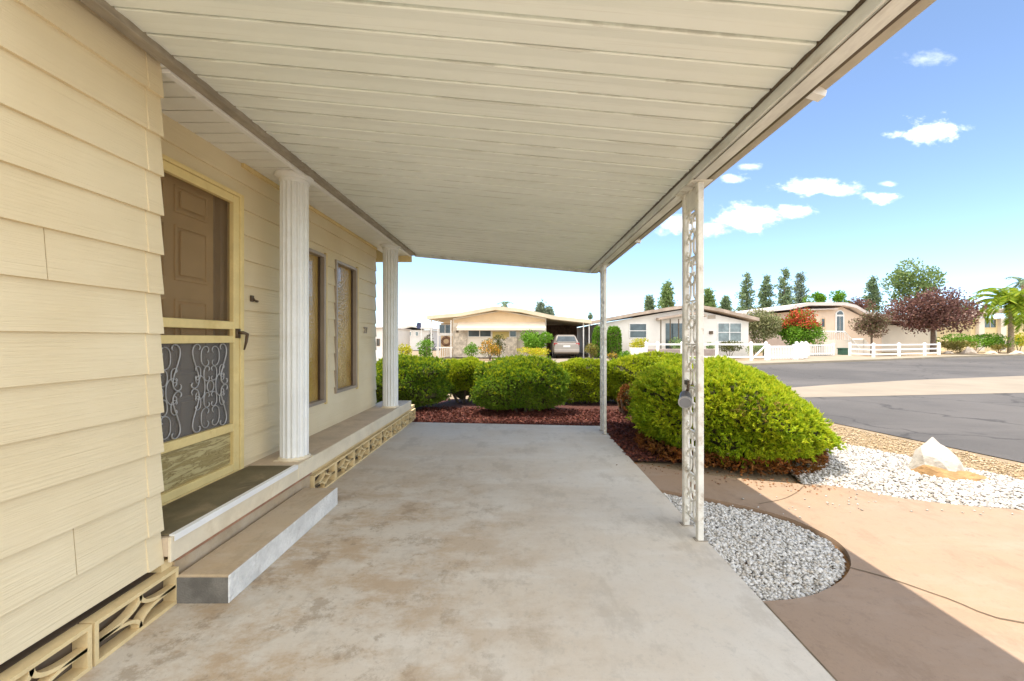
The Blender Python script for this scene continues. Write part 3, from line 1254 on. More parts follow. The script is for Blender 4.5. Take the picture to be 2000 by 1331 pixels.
# streets
ROAD = [(5.95, -20), (5.95, 2.6), (5.75, 4.5), (5.25, 6.75), (4.3, 8.8), (2.4, 10.3), (-60, 10.3), (-60, 12.5), (-10, 13.2), (0, 16.2), (12.7, 21.3), (22.9, 25.5), (31.7, 29.6), (44, 34.3), (90, 52), (90, -20)]
sheet('street', ROAD, -.050, M['asphalt'])
sheet('valley_gutter', [(5.0, 9.1), (6.6, 9.55), (9.5, 9.9), (14, 10.5), (40, 12.0), (40, 19.0), (20, 15.4), (13.4, 13.6), (9.5, 12.2), (7.7, 11.45), (5.0, 10.6), (3.2, 10.6)], -.045, M['gutterpan'])
lo = [(5.25, -20), (5.25, 2.85), (5.45, 4.4), (5.0, 6.55), (4.1, 8.6)]
hi = [(5.95, -20), (5.95, 2.6), (5.75, 4.5), (5.25, 6.75), (4.3, 8.8)]
far_kerb = [(-10, 13.2), (0, 16.2), (12.7, 21.3), (22.9, 25.5), (31.7, 29.6), (44, 34.3), (90, 52)]
off = [(x - .30, y + .75) for x, y in far_kerb]
off2 = [(x - .75, y + 1.9) for x, y in far_kerb]
sheet('kerb', far_kerb + off[::-1], .05, M['curb'], .11)
sheet('pavement', [(x - .003, y + .006) for x, y in off] + off2[::-1], .046, M['curb'], .1)
sheet('driveway', [gr(1020, 716), gr(1235, 716), gr(1172, 696), gr(1066, 696)], -.02, M['gutterpan'])
sheet('driveway', [gr(1585, 708), gr(1705, 703), gr(1668, 692), (22.0, 34.5)], .055, M['curb'])

# ------------------------------------------------------------------ near shrubs
M['leaf_bush'] = leafmat('yellow green juniper sprays', [(.20, .32, .015), (.38, .50, .018), (.54, .59, .02), (.62, .62, .03), (.27, .42, .02)], .44)
M['leaf_hedge'] = leafmat('mid green hedge sprays', [(.12, .22, .018), (.21, .35, .028), (.33, .44, .035), (.17, .26, .03)], .38)
M['leaf_hedge_y'] = leafmat('yellow hedge sprays', [(.17, .26, .012), (.33, .41, .015), (.46, .49, .02), (.2, .3, .02)], .38)
M['leaf_dry'] = leafmat('dry rust foliage', [(.22, .06, .015), (.32, .11, .02), (.16, .05, .018), (.40, .18, .05)], .2)


M['leaf_tip'] = leafmat('yellow upper sprays', [(.48, .54, .018), (.60, .61, .025), (.66, .62, .04), (.38, .48, .018)], .44)
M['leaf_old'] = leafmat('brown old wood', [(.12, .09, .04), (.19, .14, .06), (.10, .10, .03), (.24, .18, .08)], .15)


def sprays(P, N, m, L, W, up=.35, spread=.75):
    """m thin leaves fanning out of every point"""
    n = len(P)
    D0 = unit(N + np.array([0, 0, up]) + RNG.normal(size=(n, 3)) * .35)
    Pr = np.repeat(P, m, 0)
    Dr = np.repeat(D0, m, 0) + RNG.normal(size=(n * m, 3)) * spread * .6
    Ls = L * RNG.uniform(.55, 1.3, n * m)
    return leafcloud(Pr - unit(Dr) * L * .3 + RNG.normal(size=Pr.shape) * L * .12, Dr, Ls, W * RNG.uniform(.7, 1.3, n * m))


def shrub(name, label, cat, c, half, rot=0, n=3500, m=7, L=.06, W=.014, mat_=None, e=2.6, seed=1, amp=.06, freq=4, group=None, zmin=-.8, skirt=None, open_base=False, core=.86, tips=0, old=0, slope=0):
    """c is the ground point; half the three half sizes"""
    t = thing(name, label, cat, (c[0], c[1], 0), group)
    cz = half[2] * .97
    P, N = shell(n, half, e, seed, amp, freq, zmin)
    k = RNG.uniform(.90, 1.0, size=(len(P), 1)) ** .8
    k = np.where(RNG.random((len(P), 1)) < .03, RNG.uniform(1.0, 1.07, (len(P), 1)), k)
    thin = lumps(unit(P / np.array(half)), k=12, amp=1.0, freq=9.0, seed=seed + 50) - 1
    keep = (thin > -1.05) | (RNG.random(len(P)) < .25)
    P, N, k = P[keep], N[keep], k[keep]
    P = P * k
    P[:, 2] = (P[:, 2] + cz) * (1 - slope * np.clip(P[:, 0] / half[0] - .05, 0, 1) ** 1.2) - cz
    P, N = rotz(P, rot), rotz(N, rot)
    ctr = np.array([c[0], c[1], cz])
    raw('foliage', sprays(P + ctr, N, m, L, W), 4, mat_, t)
    # yellow sprays where the crown faces up and bare brown old wood low down
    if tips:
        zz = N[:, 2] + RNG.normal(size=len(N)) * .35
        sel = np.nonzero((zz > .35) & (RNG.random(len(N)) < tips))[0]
        raw('upper_sprays', sprays(P[sel] * 1.012 + ctr, N[sel], m, L * 1.15, W, up=.6), 4, M['leaf_tip'], t)
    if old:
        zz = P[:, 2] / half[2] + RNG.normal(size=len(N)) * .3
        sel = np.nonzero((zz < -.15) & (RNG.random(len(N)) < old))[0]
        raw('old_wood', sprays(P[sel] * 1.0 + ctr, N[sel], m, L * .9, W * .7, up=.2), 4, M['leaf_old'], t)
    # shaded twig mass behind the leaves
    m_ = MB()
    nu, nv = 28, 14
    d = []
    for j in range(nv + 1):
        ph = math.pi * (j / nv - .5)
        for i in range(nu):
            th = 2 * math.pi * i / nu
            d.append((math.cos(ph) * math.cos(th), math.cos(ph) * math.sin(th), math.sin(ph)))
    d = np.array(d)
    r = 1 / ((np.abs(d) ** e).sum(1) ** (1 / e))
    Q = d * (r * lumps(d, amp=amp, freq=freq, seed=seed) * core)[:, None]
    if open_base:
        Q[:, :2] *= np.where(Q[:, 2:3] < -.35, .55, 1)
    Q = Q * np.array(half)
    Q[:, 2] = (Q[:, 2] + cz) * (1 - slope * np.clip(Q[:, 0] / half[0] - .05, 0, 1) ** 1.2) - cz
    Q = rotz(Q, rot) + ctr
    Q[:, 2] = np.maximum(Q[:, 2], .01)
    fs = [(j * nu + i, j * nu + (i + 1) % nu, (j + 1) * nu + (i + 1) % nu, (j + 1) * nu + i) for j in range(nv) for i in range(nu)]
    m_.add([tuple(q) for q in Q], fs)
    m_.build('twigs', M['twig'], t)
    m_ = MB()
    for i in range(6):
        a = i * 1.05 + seed
        bx, by = c[0] + .12 * math.cos(a), c[1] + .12 * math.sin(a)
        m_.tube([(bx, by, -.05), (bx + half[0] * .3 * math.cos(a), by + half[1] * .3 * math.sin(a), half[2] * .5), (bx + half[0] * .55 * math.cos(a), by + half[1] * .55 * math.sin(a), half[2] * 1.0)], [.03, .022, .010], 6)
    m_.build('stem', M['bark'], t)
    if skirt:
        a = RNG.uniform(0, 6.283, skirt)
        rr = RNG.uniform(.82, 1.0, skirt)
        q = np.stack([np.cos(a), np.sin(a)], 1)
        r2 = 1 / ((np.abs(q) ** e).sum(1) ** (1 / e))
        B = np.stack([q[:, 0] * r2 * rr * half[0] * .97, q[:, 1] * r2 * rr * half[1] * .97, RNG.uniform(-.01, .14, skirt) - cz], 1)
        N2 = unit(np.stack([q[:, 0], q[:, 1], np.full(skirt, .1)], 1))
        raw('dry_skirt', sprays(rotz(B, rot) + ctr, rotz(N2, rot), 6, .055, .016, up=0), 4, M['leaf_dry'], t)
    return t


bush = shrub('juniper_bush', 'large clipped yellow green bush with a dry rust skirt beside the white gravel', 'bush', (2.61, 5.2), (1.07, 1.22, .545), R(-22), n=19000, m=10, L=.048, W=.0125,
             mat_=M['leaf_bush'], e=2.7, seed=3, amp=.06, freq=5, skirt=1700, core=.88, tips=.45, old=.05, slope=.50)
# a browned patch on its front
M['leaf_brown'] = leafmat('browned sprays', [(.30, .20, .04), (.38, .22, .05), (.24, .24, .04), (.36, .30, .05)], .3)
P, N = shell(4000, (1.05, 1.22, .555), 2.7, 3, .06, 5, -.3)
P, N = rotz(P, R(-22)), rotz(N, R(-22))
ctr = np.array([2.55, 5.22, .555 * .97])
tgt = np.array([2.35, 4.2, .70])
sel = np.linalg.norm((P + ctr - tgt) / np.array([.38, .5, .16]), axis=1) < RNG.uniform(.15, 1.1, len(P))
raw('dry_patch', sprays((P + ctr)[sel], N[sel], 6, .05, .013), 4, M['leaf_brown'], bush)

HG = 'clipped hedges behind the carport slab'
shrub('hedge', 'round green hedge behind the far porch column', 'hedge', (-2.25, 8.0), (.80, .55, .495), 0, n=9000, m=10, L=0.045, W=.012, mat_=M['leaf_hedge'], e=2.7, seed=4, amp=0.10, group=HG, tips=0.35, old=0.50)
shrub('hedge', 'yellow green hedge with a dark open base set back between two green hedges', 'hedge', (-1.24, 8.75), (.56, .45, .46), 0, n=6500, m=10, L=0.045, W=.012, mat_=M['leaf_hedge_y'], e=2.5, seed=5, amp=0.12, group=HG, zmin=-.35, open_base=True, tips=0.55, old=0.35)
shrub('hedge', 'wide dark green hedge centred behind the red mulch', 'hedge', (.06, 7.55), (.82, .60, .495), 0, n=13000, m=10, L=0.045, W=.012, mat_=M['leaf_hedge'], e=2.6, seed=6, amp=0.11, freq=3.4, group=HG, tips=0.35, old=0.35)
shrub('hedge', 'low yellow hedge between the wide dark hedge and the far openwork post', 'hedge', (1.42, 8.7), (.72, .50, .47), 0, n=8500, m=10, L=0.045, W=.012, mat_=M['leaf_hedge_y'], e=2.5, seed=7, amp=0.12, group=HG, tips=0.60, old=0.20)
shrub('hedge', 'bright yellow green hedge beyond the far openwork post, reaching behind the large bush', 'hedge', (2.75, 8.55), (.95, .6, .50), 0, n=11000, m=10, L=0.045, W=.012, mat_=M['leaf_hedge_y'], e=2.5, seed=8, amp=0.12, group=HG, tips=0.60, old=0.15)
shrub('dry_shrub', 'small dry rust red shrub between the far post and the large bush', 'shrub', (1.98, 7.25), (.17, .15, .27), 0, n=500, m=7, L=.055, W=.015, mat_=M['leaf_dry'], e=2.2, seed=9, amp=.12, core=.6)

# boulder
M['boulder'] = surf('white quartz boulder', (.50, .455, .385), .7, var=.10, scale=4, fine=40, bump=.6, bdist=.01, dirt=(.40, .23, .09), dirt_amt=.7, dirt_scale=3.0)
M['boulder_base'] = surf('rusty boulder foot', (.34, .20, .085), .85, var=.25, scale=6, fine=40, bump=.6, bdist=.01)


def rock(name, label, c, half, pts, mat_, seed):
    """faceted rock: hull of a few corner points, roughened"""
    import bmesh
    bm = bmesh.new()
    for p in pts:
        bm.verts.new((p[0] * half[0], p[1] * half[1], p[2] * half[2]))
    bmesh.ops.convex_hull(bm, input=bm.verts)
    bmesh.ops.delete(bm, geom=[v for v in bm.verts if not v.link_faces], context='VERTS')
    bmesh.ops.triangulate(bm, faces=bm.faces)
    bmesh.ops.subdivide_edges(bm, edges=bm.edges, cuts=5, use_grid_fill=True)
    r_ = random.Random(seed)
    bm.verts.ensure_lookup_table()
    co = np.array([v.co[:] for v in bm.verts])
    rg = np.random.default_rng(seed)
    wv = rg.normal(size=(10, 3)) * 14
    dsp = np.sin(co @ wv.T + rg.uniform(0, 6, 10)).sum(1) * .0035
    w2 = rg.normal(size=(14, 3)) * 45
    dsp += np.abs(np.sin(co @ w2.T + rg.uniform(0, 6, 14))).sum(1) * .0022 - .018
    for v, k_ in zip(bm.verts, dsp):
        v.co += v.co.normalized() * k_
    me = bpy.data.meshes.new(name)
    bm.to_mesh(me)
    bm.free()
    me.materials.append(mat_)
    o = bpy.data.objects.new(name, me)
    C.objects.link(o)
    o.location = c
    return tag(o, label, 'rock') if label else o


bc = gr(1828, 920)
bo = rock('boulder', 'white angular boulder with a rusty foot sitting in the white gravel', (bc[0], bc[1], -.05), (.215, .20, .40),
          [(-.95, -.5, .12), (-.85, .6, .1), (-.1, -1, .15), (.8, -.8, .1), (1.0, .2, .1), (.6, .9, .1), (-.80, -.2, .55), (-.62, .1, .72), (-.15, .05, 1.0), (.05, .2, .98), (.35, -.25, .72), (.75, .1, .42), (-.45, -.55, .5), (.2, -.8, .42), (-.5, .5, .6)], M['boulder'], 4)
ft = rock('rock_foot', None, (0, 0, 0), (.29, .24, .17), [(-1, -.2, .1), (-.8, .6, 0), (-.4, -.9, .25), (.5, -1, .2), (1.25, -.7, .15), (1.1, .5, 0), (-.8, -.3, .75), (.4, -.75, .55), (.3, .6, .6), (-.2, .5, .7)], M['boulder_base'], 6)
ft.parent = bo
ft.location = (.03, -.03, 0)

# a few strays on the paving: stones kicked off the beds and dry litter under the bush
g = stones('stray_stones', [(1.6, 3.35), (2.9, 3.7), (4.4, 3.15), (4.4, 2.75), (2.9, 3.2), (1.8, 2.95)], 70, .011, M['white_stone'], -.001, None, hmax=.004)
tag(g, 'stray white stones scattered on the tan walkway beside the gravel', 'gravel')
q = np.array(edgeW[:16])[RNG.integers(0, 16, 260)]
lit = np.concatenate([q + RNG.normal(size=(260, 2)) * np.array([.12, .10]) + np.array([0, -.06]), np.full((260, 1), .002)], 1)
tag(raw('leaf_litter', leafcloud(lit, RNG.normal(size=(260, 3)) * np.array([1, 1, .12]) + np.array([0, 0, .1]), RNG.uniform(.015, .04, 260), .010), 4, M['leaf_dry']), 'dry rust leaf litter on the walkway under the large bush', 'leaves', kind='stuff')
# ------------------------------------------------------------------ across the street
M['stucco_tan'] = surf('peach tan stucco', (.66, .49, .30), .85, var=.08, scale=1.0, bump=.2)
M['stucco_pale'] = surf('pale cream siding', (.74, .66, .55), .8, var=.06, scale=1.0, bump=.15)
M['stucco_white'] = surf('off white siding', (.76, .72, .66), .8, var=.06, scale=1.0, bump=.15)
M['stucco_pink'] = surf('pinkish beige stucco', (.68, .53, .40), .85, var=.08, scale=.8, bump=.2)
M['stucco_yellow'] = surf('yellow cream stucco', (.70, .58, .32), .85, var=.08, scale=.8, bump=.2)
M['roof_cream'] = surf('cream rolled roof', (.66, .56, .40), .85, var=.1, scale=.7, fine=20, bump=.3)
M['roof_brown'] = surf('tan brown shingle roof', (.46, .36, .28), .9, var=.22, scale=1.4, fine=14, bump=.5, bdist=.02)
M['roof_white'] = surf('white tile roof', (.66, .58, .52), .85, var=.12, scale=.8, fine=12, bump=.5, bdist=.02)
M['stone'] = surf('pale stone veneer', (.56, .48, .38), .9, var=.3, scale=5, fine=12, bump=.6, bdist=.02)
M['awning'] = surf('cream awning', (.78, .66, .52), .6, var=.06, scale=1.5)
M['yellow_panel'] = surf('yellow wall panel', (.58, .46, .17), .8, var=.08, scale=1.0)
M['shade_brown'] = surf('brown clutter and bay shade', (.17, .09, .05), .8, var=.4, scale=4)
M['planter'] = surf('grey brown planter wall', (.34, .28, .25), .9, var=.2, scale=2.5, fine=12, bump=.5)
M['vinyl'] = surf('white vinyl fence', (.82, .80, .76), .5, var=.05, scale=2)
M['bin_green'] = surf('dark green utility box', (.03, .085, .05), .5, var=.15)
M['car_paint'] = surf('taupe silver car paint', (.34, .30, .26), .3, .5, var=.05, scale=2, bump=.02, spec=.6)
M['red_lens'] = surf('red lamp lens', (.35, .02, .015), .25, var=.1)
M['plate'] = surf('white plate', (.75, .75, .72), .4, var=.03)
M['flag_blue'] = surf('dark blue flag cloth', (.05, .06, .12), .8, var=.3)
M['hazewall'] = surf('pale grey wall', (.62, .60, .56), .8, var=.08, scale=1.0)


def X(x, Y):
    return (x - VX) * Y / F


def Z(y, Y):
    return H - (y - VY) * Y / F


def wbox(m_, x0, x1, y0, y1, Y, d0, d1, mi=0):
    """box between two pixel columns and rows of the facade plane Y, from Y+d0 to Y+d1"""
    return m_.box(X(x0, Y), X(x1, Y), Y + d0, Y + d1, Z(y1, Y), Z(y0, Y), mi)


def house_window(parent, x0, x1, y0, y1, Y, nv=2, nh=1, frame=None, glass=None, prot=.06):
    m_ = MB()
    fx = .05
    ax, bx, az, bz = X(x0, Y), X(x1, Y), Z(y1, Y), Z(y0, Y)
    m_.box(ax, ax + fx, Y - prot, Y + .02, az, bz)
    m_.box(bx - fx, bx, Y - prot, Y + .02, az, bz)
    m_.box(ax + fx, bx - fx, Y - prot + .003, Y + .02, az, az + fx)
    m_.box(ax + fx, bx - fx, Y - prot + .003, Y + .02, bz - fx, bz)
    for i in range(1, nv):
        xm = ax + (bx - ax) * i / nv
        m_.box(xm - .03, xm + .03, Y - prot + .005, Y + .02, az + fx, bz - fx)
    for i in range(1, nh):
        zm = az + (bz - az) * i / nh
        m_.box(ax + fx, bx - fx, Y - prot + .008, Y + .02, zm - .025, zm + .025)
    w_ = m_.build('window', frame or M['vinyl'], parent)
    m_ = MB()
    m_.box(ax + .02, bx - .02, Y - prot * .45, Y + .015, az + .02, bz - .02)
    m_.build('pane', glass or M['glassdark'], w_)
    return w_


def gable_roof(m_, pts, Y0, Y1, thick):
    """roof line as pixels-turned (x, z) points, extruded back, with a thickness"""
    lo = [(x, z - thick) for x, z in pts][::-1]
    m_.prism([(x, Y0, z) for x, z in pts + lo], (0, Y1 - Y0, 0))


# --- tan house with the cream awning
Y = 29.0
h1 = thing('tan_house', 'tan gabled mobile home with a cream awning over its front windows', 'house', (X(975, Y), Y, 0))
m_ = MB()
m_.prism([(X(884, Y), Y, 0), (X(1067, Y), Y, 0), (X(1067, Y), Y, Z(622, Y)), (X(978, Y), Y, Z(607, Y)), (X(884, Y), Y, Z(622, Y))], (0, 14, 0))
m_.build('wall', M['stucco_pale'], h1)
m_ = MB()
m_.prism([(X(887, Y), Y - .03, Z(631, Y)), (X(1065, Y), Y - .03, Z(631, Y)), (X(1065, Y), Y - .03, Z(625, Y)), (X(978, Y), Y - .03, Z(609, Y)), (X(887, Y), Y - .03, Z(625, Y))], (0, .028, 0))
m_.build('gable', M['stucco_tan'], h1)
m_ = MB()
rl = [(X(838, Y), Z(618, Y)), (X(900, Y), Z(612.5, Y)), (X(968, Y), Z(600, Y)), (X(1015, Y), Z(604, Y)), (X(1080, Y), Z(618, Y)), (X(1152, Y), Z(626, Y))]
gable_roof(m_, rl, Y - .75, Y + 14.5, .26)
m_.build('roof', M['roof_cream'], h1)
m_ = MB()
ax_, bx_ = X(896, Y), X(1064, Y)
m_.prism([(ax_, Y - .002, Z(629, Y)), (ax_, Y - .95, Z(641, Y)), (ax_, Y - .95, Z(646, Y)), (ax_, Y - .90, Z(646, Y)), (ax_, Y - .90, Z(642, Y)), (ax_, Y - .002, Z(632, Y))], (bx_ - ax_, 0, 0))
m_.build('awning', M['awning'], h1)
house_window(h1, 914, 960, 645, 659, Y, 2, 1, M['stucco_white'])
house_window(h1, 995, 1009, 646, 659, Y, 1, 1, M['stucco_white'])
m_ = MB()
wbox(m_, 962, 994, 648, 662, Y, -.025, -.003)
m_.build('wall_panel', M['yellow_panel'], h1)
wbox(MB(), 990, 1010, 659, 698, Y, -.35, -.002).build('stone_pier', M['stone'], h1)
wbox(MB(), 886, 912, 640, 698, Y, -.10, -.002).build('stone_pier', M['stone'], h1)
m_ = MB()
wbox(m_, 891, 896, 646, 650, Y, -.14, -.102)
m_.build('wall_lamp', M['bronze'], h1)
# its side porch
m_ = MB()
for px_ in (843, 856, 881):
    wbox(m_, px_, px_ + 2.2, 626, 698, Y, -.30, -.22)
m_.build('porch_post', M['stucco_white'], h1)
m_ = MB()
m_.box(X(845, Y), X(883.5, Y), Y + 3, Y + 3.2, 0, Z(628, Y))
m_.build('porch_wall', M['stucco_tan'], h1)
house_window(h1, 858, 881, 634, 652, Y + 2.98, 2, 1, M['stucco_white'])
m_ = MB()
wbox(m_, 853, 884, 651, 656, Y, .2, .3)
m_.build('porch_shelf', M['stucco_white'], h1)
m_ = MB()
for k in range(16):
    a = 6.283 * k / 16
    b = 6.283 * (k + 1) / 16
    m_.tube([(X(871, Y) + .30 * math.cos(a), Y + .1, Z(667, Y) + .28 * math.sin(a)), (X(871, Y) + .30 * math.cos(b), Y + .1, Z(667, Y) + .28 * math.sin(b))], .11, 6)
m_.build('wreath', M['shade_brown'], h1)
m_ = MB()
for k in range(9):
    px_ = 854 + k * 3.6
    wbox(m_, px_, px_ + 1.1, 680, 698, Y, -.26, -.23)
wbox(m_, 852, 885, 678, 680, Y, -.27, -.22)
m_.build('porch_railing', M['vinyl'], h1)
# its carport bay
m_ = MB()
m_.box(X(1069, Y), X(1150, Y), Y + 6.0, Y + 6.2, 0, Z(630, Y))
m_.build('carport_bay_shade', M['shade_brown'], h1)  # deep shadow of the bay put into this wall's dark brown
m_ = MB()
for px_ in (1148, 1137):
    wbox(m_, px_, px_ + 2, 629, 700, Y, -.4, -.33)
m_.build('carport_post', M['stucco_white'], h1)

# --- white house
Y = 30.0
h2 = thing('white_house', 'white gabled mobile home with a brown shingle roof behind the white ranch fence', 'house', (X(1310, Y), Y, 0))
m_ = MB()
m_.prism([(X(1168, Y), Y, 0), (X(1462, Y), Y, 0), (X(1462, Y), Y, Z(629, Y)), (X(1345, Y), Y, Z(603, Y)), (X(1168, Y), Y, Z(633, Y))], (0, 15, 0))
m_.build('wall', M['stucco_white'], h2)
m_ = MB()
rl = [(X(1146, Y), Z(629, Y)), (X(1240, Y), Z(611, Y)), (X(1345, Y), Z(595, Y)), (X(1400, Y), Z(604, Y)), (X(1474, Y), Z(622, Y))]
gable_roof(m_, rl, Y - .6, Y + 15, .24)
m_.build('roof', M['roof_brown'], h2)
house_window(h2, 1229, 1263, 632, 661, Y, 1, 2)
house_window(h2, 1401, 1448, 631, 668, Y, 2, 2, None, M['glassgrey'])
m_ = MB()
m_.prism([(X(1281, Y), Y - .7, Z(622, Y)), (X(1345, Y), Y - .7, Z(611, Y)), (X(1372, Y), Y - .7, Z(616, Y)), (X(1372, Y), Y - .7, Z(620, Y)), (X(1345, Y), Y - .7, Z(615, Y)), (X(1281, Y), Y - .7, Z(626, Y))], (0, .66, 0))
m_.build('entry_canopy', M['roof_brown'], h2)
m_ = MB()
for px_ in (1284, 1302, 1318):
    wbox(m_, px_, px_ + 1.8, 624, 692, Y, -.66, -.60)
m_.build('entry_post', M['bronze'], h2)
m_ = MB()
wbox(m_, 1300, 1336, 632, 692, Y, -.03, -.003)
m_.build('entry_door', M['glassdark'], h2)
m_ = MB()
wbox(m_, 1382, 1397, 616, 623, Y, -.04, -.003)
m_.build('gable_vent', M['taupe'], h2)
m_ = MB()
wbox(m_, 1385, 1391, 647, 653, Y, -.15, -.003)
m_.build('wall_lamp', M['bronze'], h2)
Yp = 27.2
tag(MB().box(X(1262, Yp), X(1400, Yp), Yp, Yp + .3, 0, Z(682, Yp)).build('planter_wall', M['planter'], bevel=.02), 'grey brown planter wall under the entry of the white house', 'wall')
tag(MB().box(X(1232, Yp), X(1261, Yp), Yp - .02, Yp + .3, 0, Z(680, Yp)).build('planter_wall', M['stucco_white'], bevel=.02), 'white low planter wall left of the grey planter wall', 'wall')

# --- pink house
Y = 37.0
h3 = thing('pink_house', 'pinkish beige house with a tall arched window and white outdoor stairs', 'house', (X(1640, Y), Y, 0))
m_ = MB()
m_.prism([(X(1560, Y), Y, 0), (X(1722, Y), Y, 0), (X(1722, Y), Y, Z(640, Y)), (X(1690, Y), Y, Z(622, Y)), (X(1645, Y), Y, Z(600, Y)), (X(1560, Y), Y, Z(608, Y))], (0, 12, 0))
m_.build('wall', M['stucco_pink'], h3)
m_ = MB()
rl = [(X(1535, Y), Z(600, Y)), (X(1573, Y), Z(592, Y)), (X(1640, Y), Z(592, Y)), (X(1662, Y), Z(597, Y)), (X(1682, Y), Z(609, Y)), (X(1700, Y), Z(613, Y)), (X(1750, Y), Z(619, Y))]
gable_roof(m_, rl, Y - .6, Y + 12.5, .28)
rf = m_.build('roof', M['roof_white'], h3)
m_ = MB()
m_.prism([(X(1560, Y), Y - .55, Z(607, Y)), (X(1628, Y), Y - .55, Z(605, Y)), (X(1628, Y), Y + 3, Z(594, Y)), (X(1560, Y), Y + 3, Z(594, Y))], (0, .06, .05))
m_.build('porch_roof', M['roof_white'], rf)
for px_ in (1575, 1622):
    wbox(MB(), px_, px_ + 7, 594.5, 598, Y + 3, -.2, .3).build('skylight', M['taupe'], rf)
# tall window with an arched top
m_ = MB()
ax_, bx_, zt_ = X(1631, Y), X(1648, Y), Z(616, Y)
m_.box(ax_, bx_, Y - .06, Y - .002, Z(651, Y), zt_)
cx_, rr_ = (ax_ + bx_) / 2, (bx_ - ax_) / 2
m_.prism([(cx_ + rr_ * math.cos(a), Y - .06, zt_ + .01 + rr_ * 1.1 * math.sin(a)) for a in np.linspace(0, math.pi, 13)], (0, .058, 0))
wv = m_.build('arched_window', M['vinyl'], h3)
m_ = MB()
m_.box(ax_ + .12, cx_ - .03, Y - .09, Y - .061, Z(650, Y), zt_ - .12)
m_.box(cx_ + .03, bx_ - .12, Y - .09, Y - .061, Z(650, Y), zt_ - .12)
m_.prism([(cx_ + (rr_ - .12) * math.cos(a), Y - .09, zt_ + .06 + (rr_ - .12) * 1.1 * math.sin(a)) for a in np.linspace(0, math.pi, 13)], (0, .028, 0))
m_.build('pane', M['glassdark'], wv)
house_window(h3, 1603, 1611, 622, 640, Y, 1, 1, M['stucco_tan'])
# stairs and railing
m_ = MB()
n = 9
for i in range(n):
    a = 1650 + i * 3.0
    wbox(m_, a, a + 3.2, 661 + i * 3.4, 692, Y, -2.0, -.8)
wbox(m_, 1598, 1651, 664, 692, Y, -2.0, -.002)
m_.build('stairs', M['stucco_pale'], h3)
m_ = MB()
m_.tube([tuple(at(1650, 648, Y - 2.02)), tuple(at(1679, 681, Y - 2.02))], .05, 6)
m_.tube([tuple(at(1600, 648, Y - 2.02)), tuple(at(1650, 648, Y - 2.02))], .05, 6)
for i in range(14):
    m_.tube([tuple(at(1600 + i * 3.8, 648, Y - 2.02)), tuple(at(1600 + i * 3.8, 664, Y - 2.02))], .022, 5)
for i in range(9):
    m_.tube([tuple(at(1651 + i * 3.2, 649 + i * 3.6, Y - 2.02)), tuple(at(1651 + i * 3.2, 664 + i * 3.3, Y - 2.02))], .022, 5)
m_.build('railing', M['vinyl'], h3)
m_ = MB()
m_.prism([(X(1715, Y + 2), Y + 2, 0), (X(1830, Y + 2), Y + 2, 0), (X(1830, Y + 2), Y + 2, Z(640, Y)), (X(1715, Y + 2), Y + 2, Z(632, Y))], (0, 8, 0))
m_.build('side_wing', M['stucco_pale'], h3)
m_ = MB()
rl = [(X(1708, Y + 2), Z(617, Y)), (X(1790, Y + 2), Z(626, Y)), (X(1840, Y + 2), Z(634, Y))]
gable_roof(m_, rl, Y + 1.4, Y + 10.4, .26)
m_.build('wing_roof', M['roof_white'], h3)

# --- yellow house behind the palm
Y = 44.0
h4 = thing('yellow_house', 'yellow cream house with a dark window partly hidden by the palm', 'house', (X(1930, Y), Y, 0))
m_ = MB()
m_.box(X(1896, Y), X(2060, Y), Y, Y + 10, 0, Z(622, Y))
m_.build('wall', M['stucco_yellow'], h4)
m_ = MB()
m_.box(X(1905, Y), X(1916, Y), Y - .35, Y - .002, 0, Z(622, Y))
m_.box(X(1948, Y), X(1958, Y), Y - .35, Y - .002, 0, Z(622, Y))
m_.build('pillar', M['stucco_pale'], h4)
m_ = MB()
gable_roof(m_, [(X(1886, Y), Z(619, Y)), (X(1905, Y), Z(612, Y)), (X(1950, Y), Z(603, Y)), (X(2070, Y), Z(600, Y))], Y - .9, Y + 10.5, .4)
m_.build('roof', M['roof_brown'], h4)
house_window(h4, 1921, 1945, 624, 641, Y, 2, 1, M['stucco_yellow'])

# --- house at the end of the far lane, and its neighbours, small
Y = 47.0
h5 = thing('grey_house', 'pale grey far mobile home between the porch column and the tan house', 'house', (X(800, Y), Y, 0))
MB().box(X(776, Y), X(838, Y), Y, Y + 8, 0, Z(645, Y)).build('wall', M['hazewall'], h5)
m_ = MB()
gable_roof(m_, [(X(770, Y), Z(643, Y)), (X(805, Y), Z(635, Y)), (X(842, Y), Z(641, Y))], Y - .5, Y + 8.5, .25)
m_.build('roof', M['hazewall'], h5)
for a in (783, 797, 811):
    house_window(h5, a, a + 7, 648, 657, Y, 1, 1, None, M['glassgrey'])
Y = 24.0
h6 = thing('white_shed', 'white walled house corner seen between the wall end and the far porch column', 'house', (X(742, Y), Y, 0))
MB().box(X(700, Y), X(747, Y), Y, Y + 6, 0, Z(641, Y)).build('wall', M['stucco_white'], h6)
m_ = MB()
m_.box(X(700, Y), X(749, Y), Y - .3, Y + 6.2, Z(641, Y) + .002, Z(639, Y))
m_.build('roof', M['roof_white'], h6)
house_window(h6, 736, 742, 662, 676, Y, 1, 1, M['bronze'])

# flag
Y = 40.0
fl = thing('flagpole', 'small dark flag on a thin pole left of the tan house', 'flag', (X(823, Y), Y, 0))
MB().tube([(X(823, Y), Y, 0), (X(823, Y), Y, Z(630, Y))], .03, 6).build('pole', M['vinyl'], fl)
m_ = MB()
fx_ = [(X(822.5, Y), Z(631, Y)), (X(815, Y), Z(630, Y)), (X(813, Y), Z(638, Y)), (X(816, Y), Z(643, Y)), (X(822.5, Y), Z(640, Y))]
m_.prism([(a, Y, b) for a, b in fx_], (0, .02, 0))
m_.build('flag', M['flag_blue'], fl)

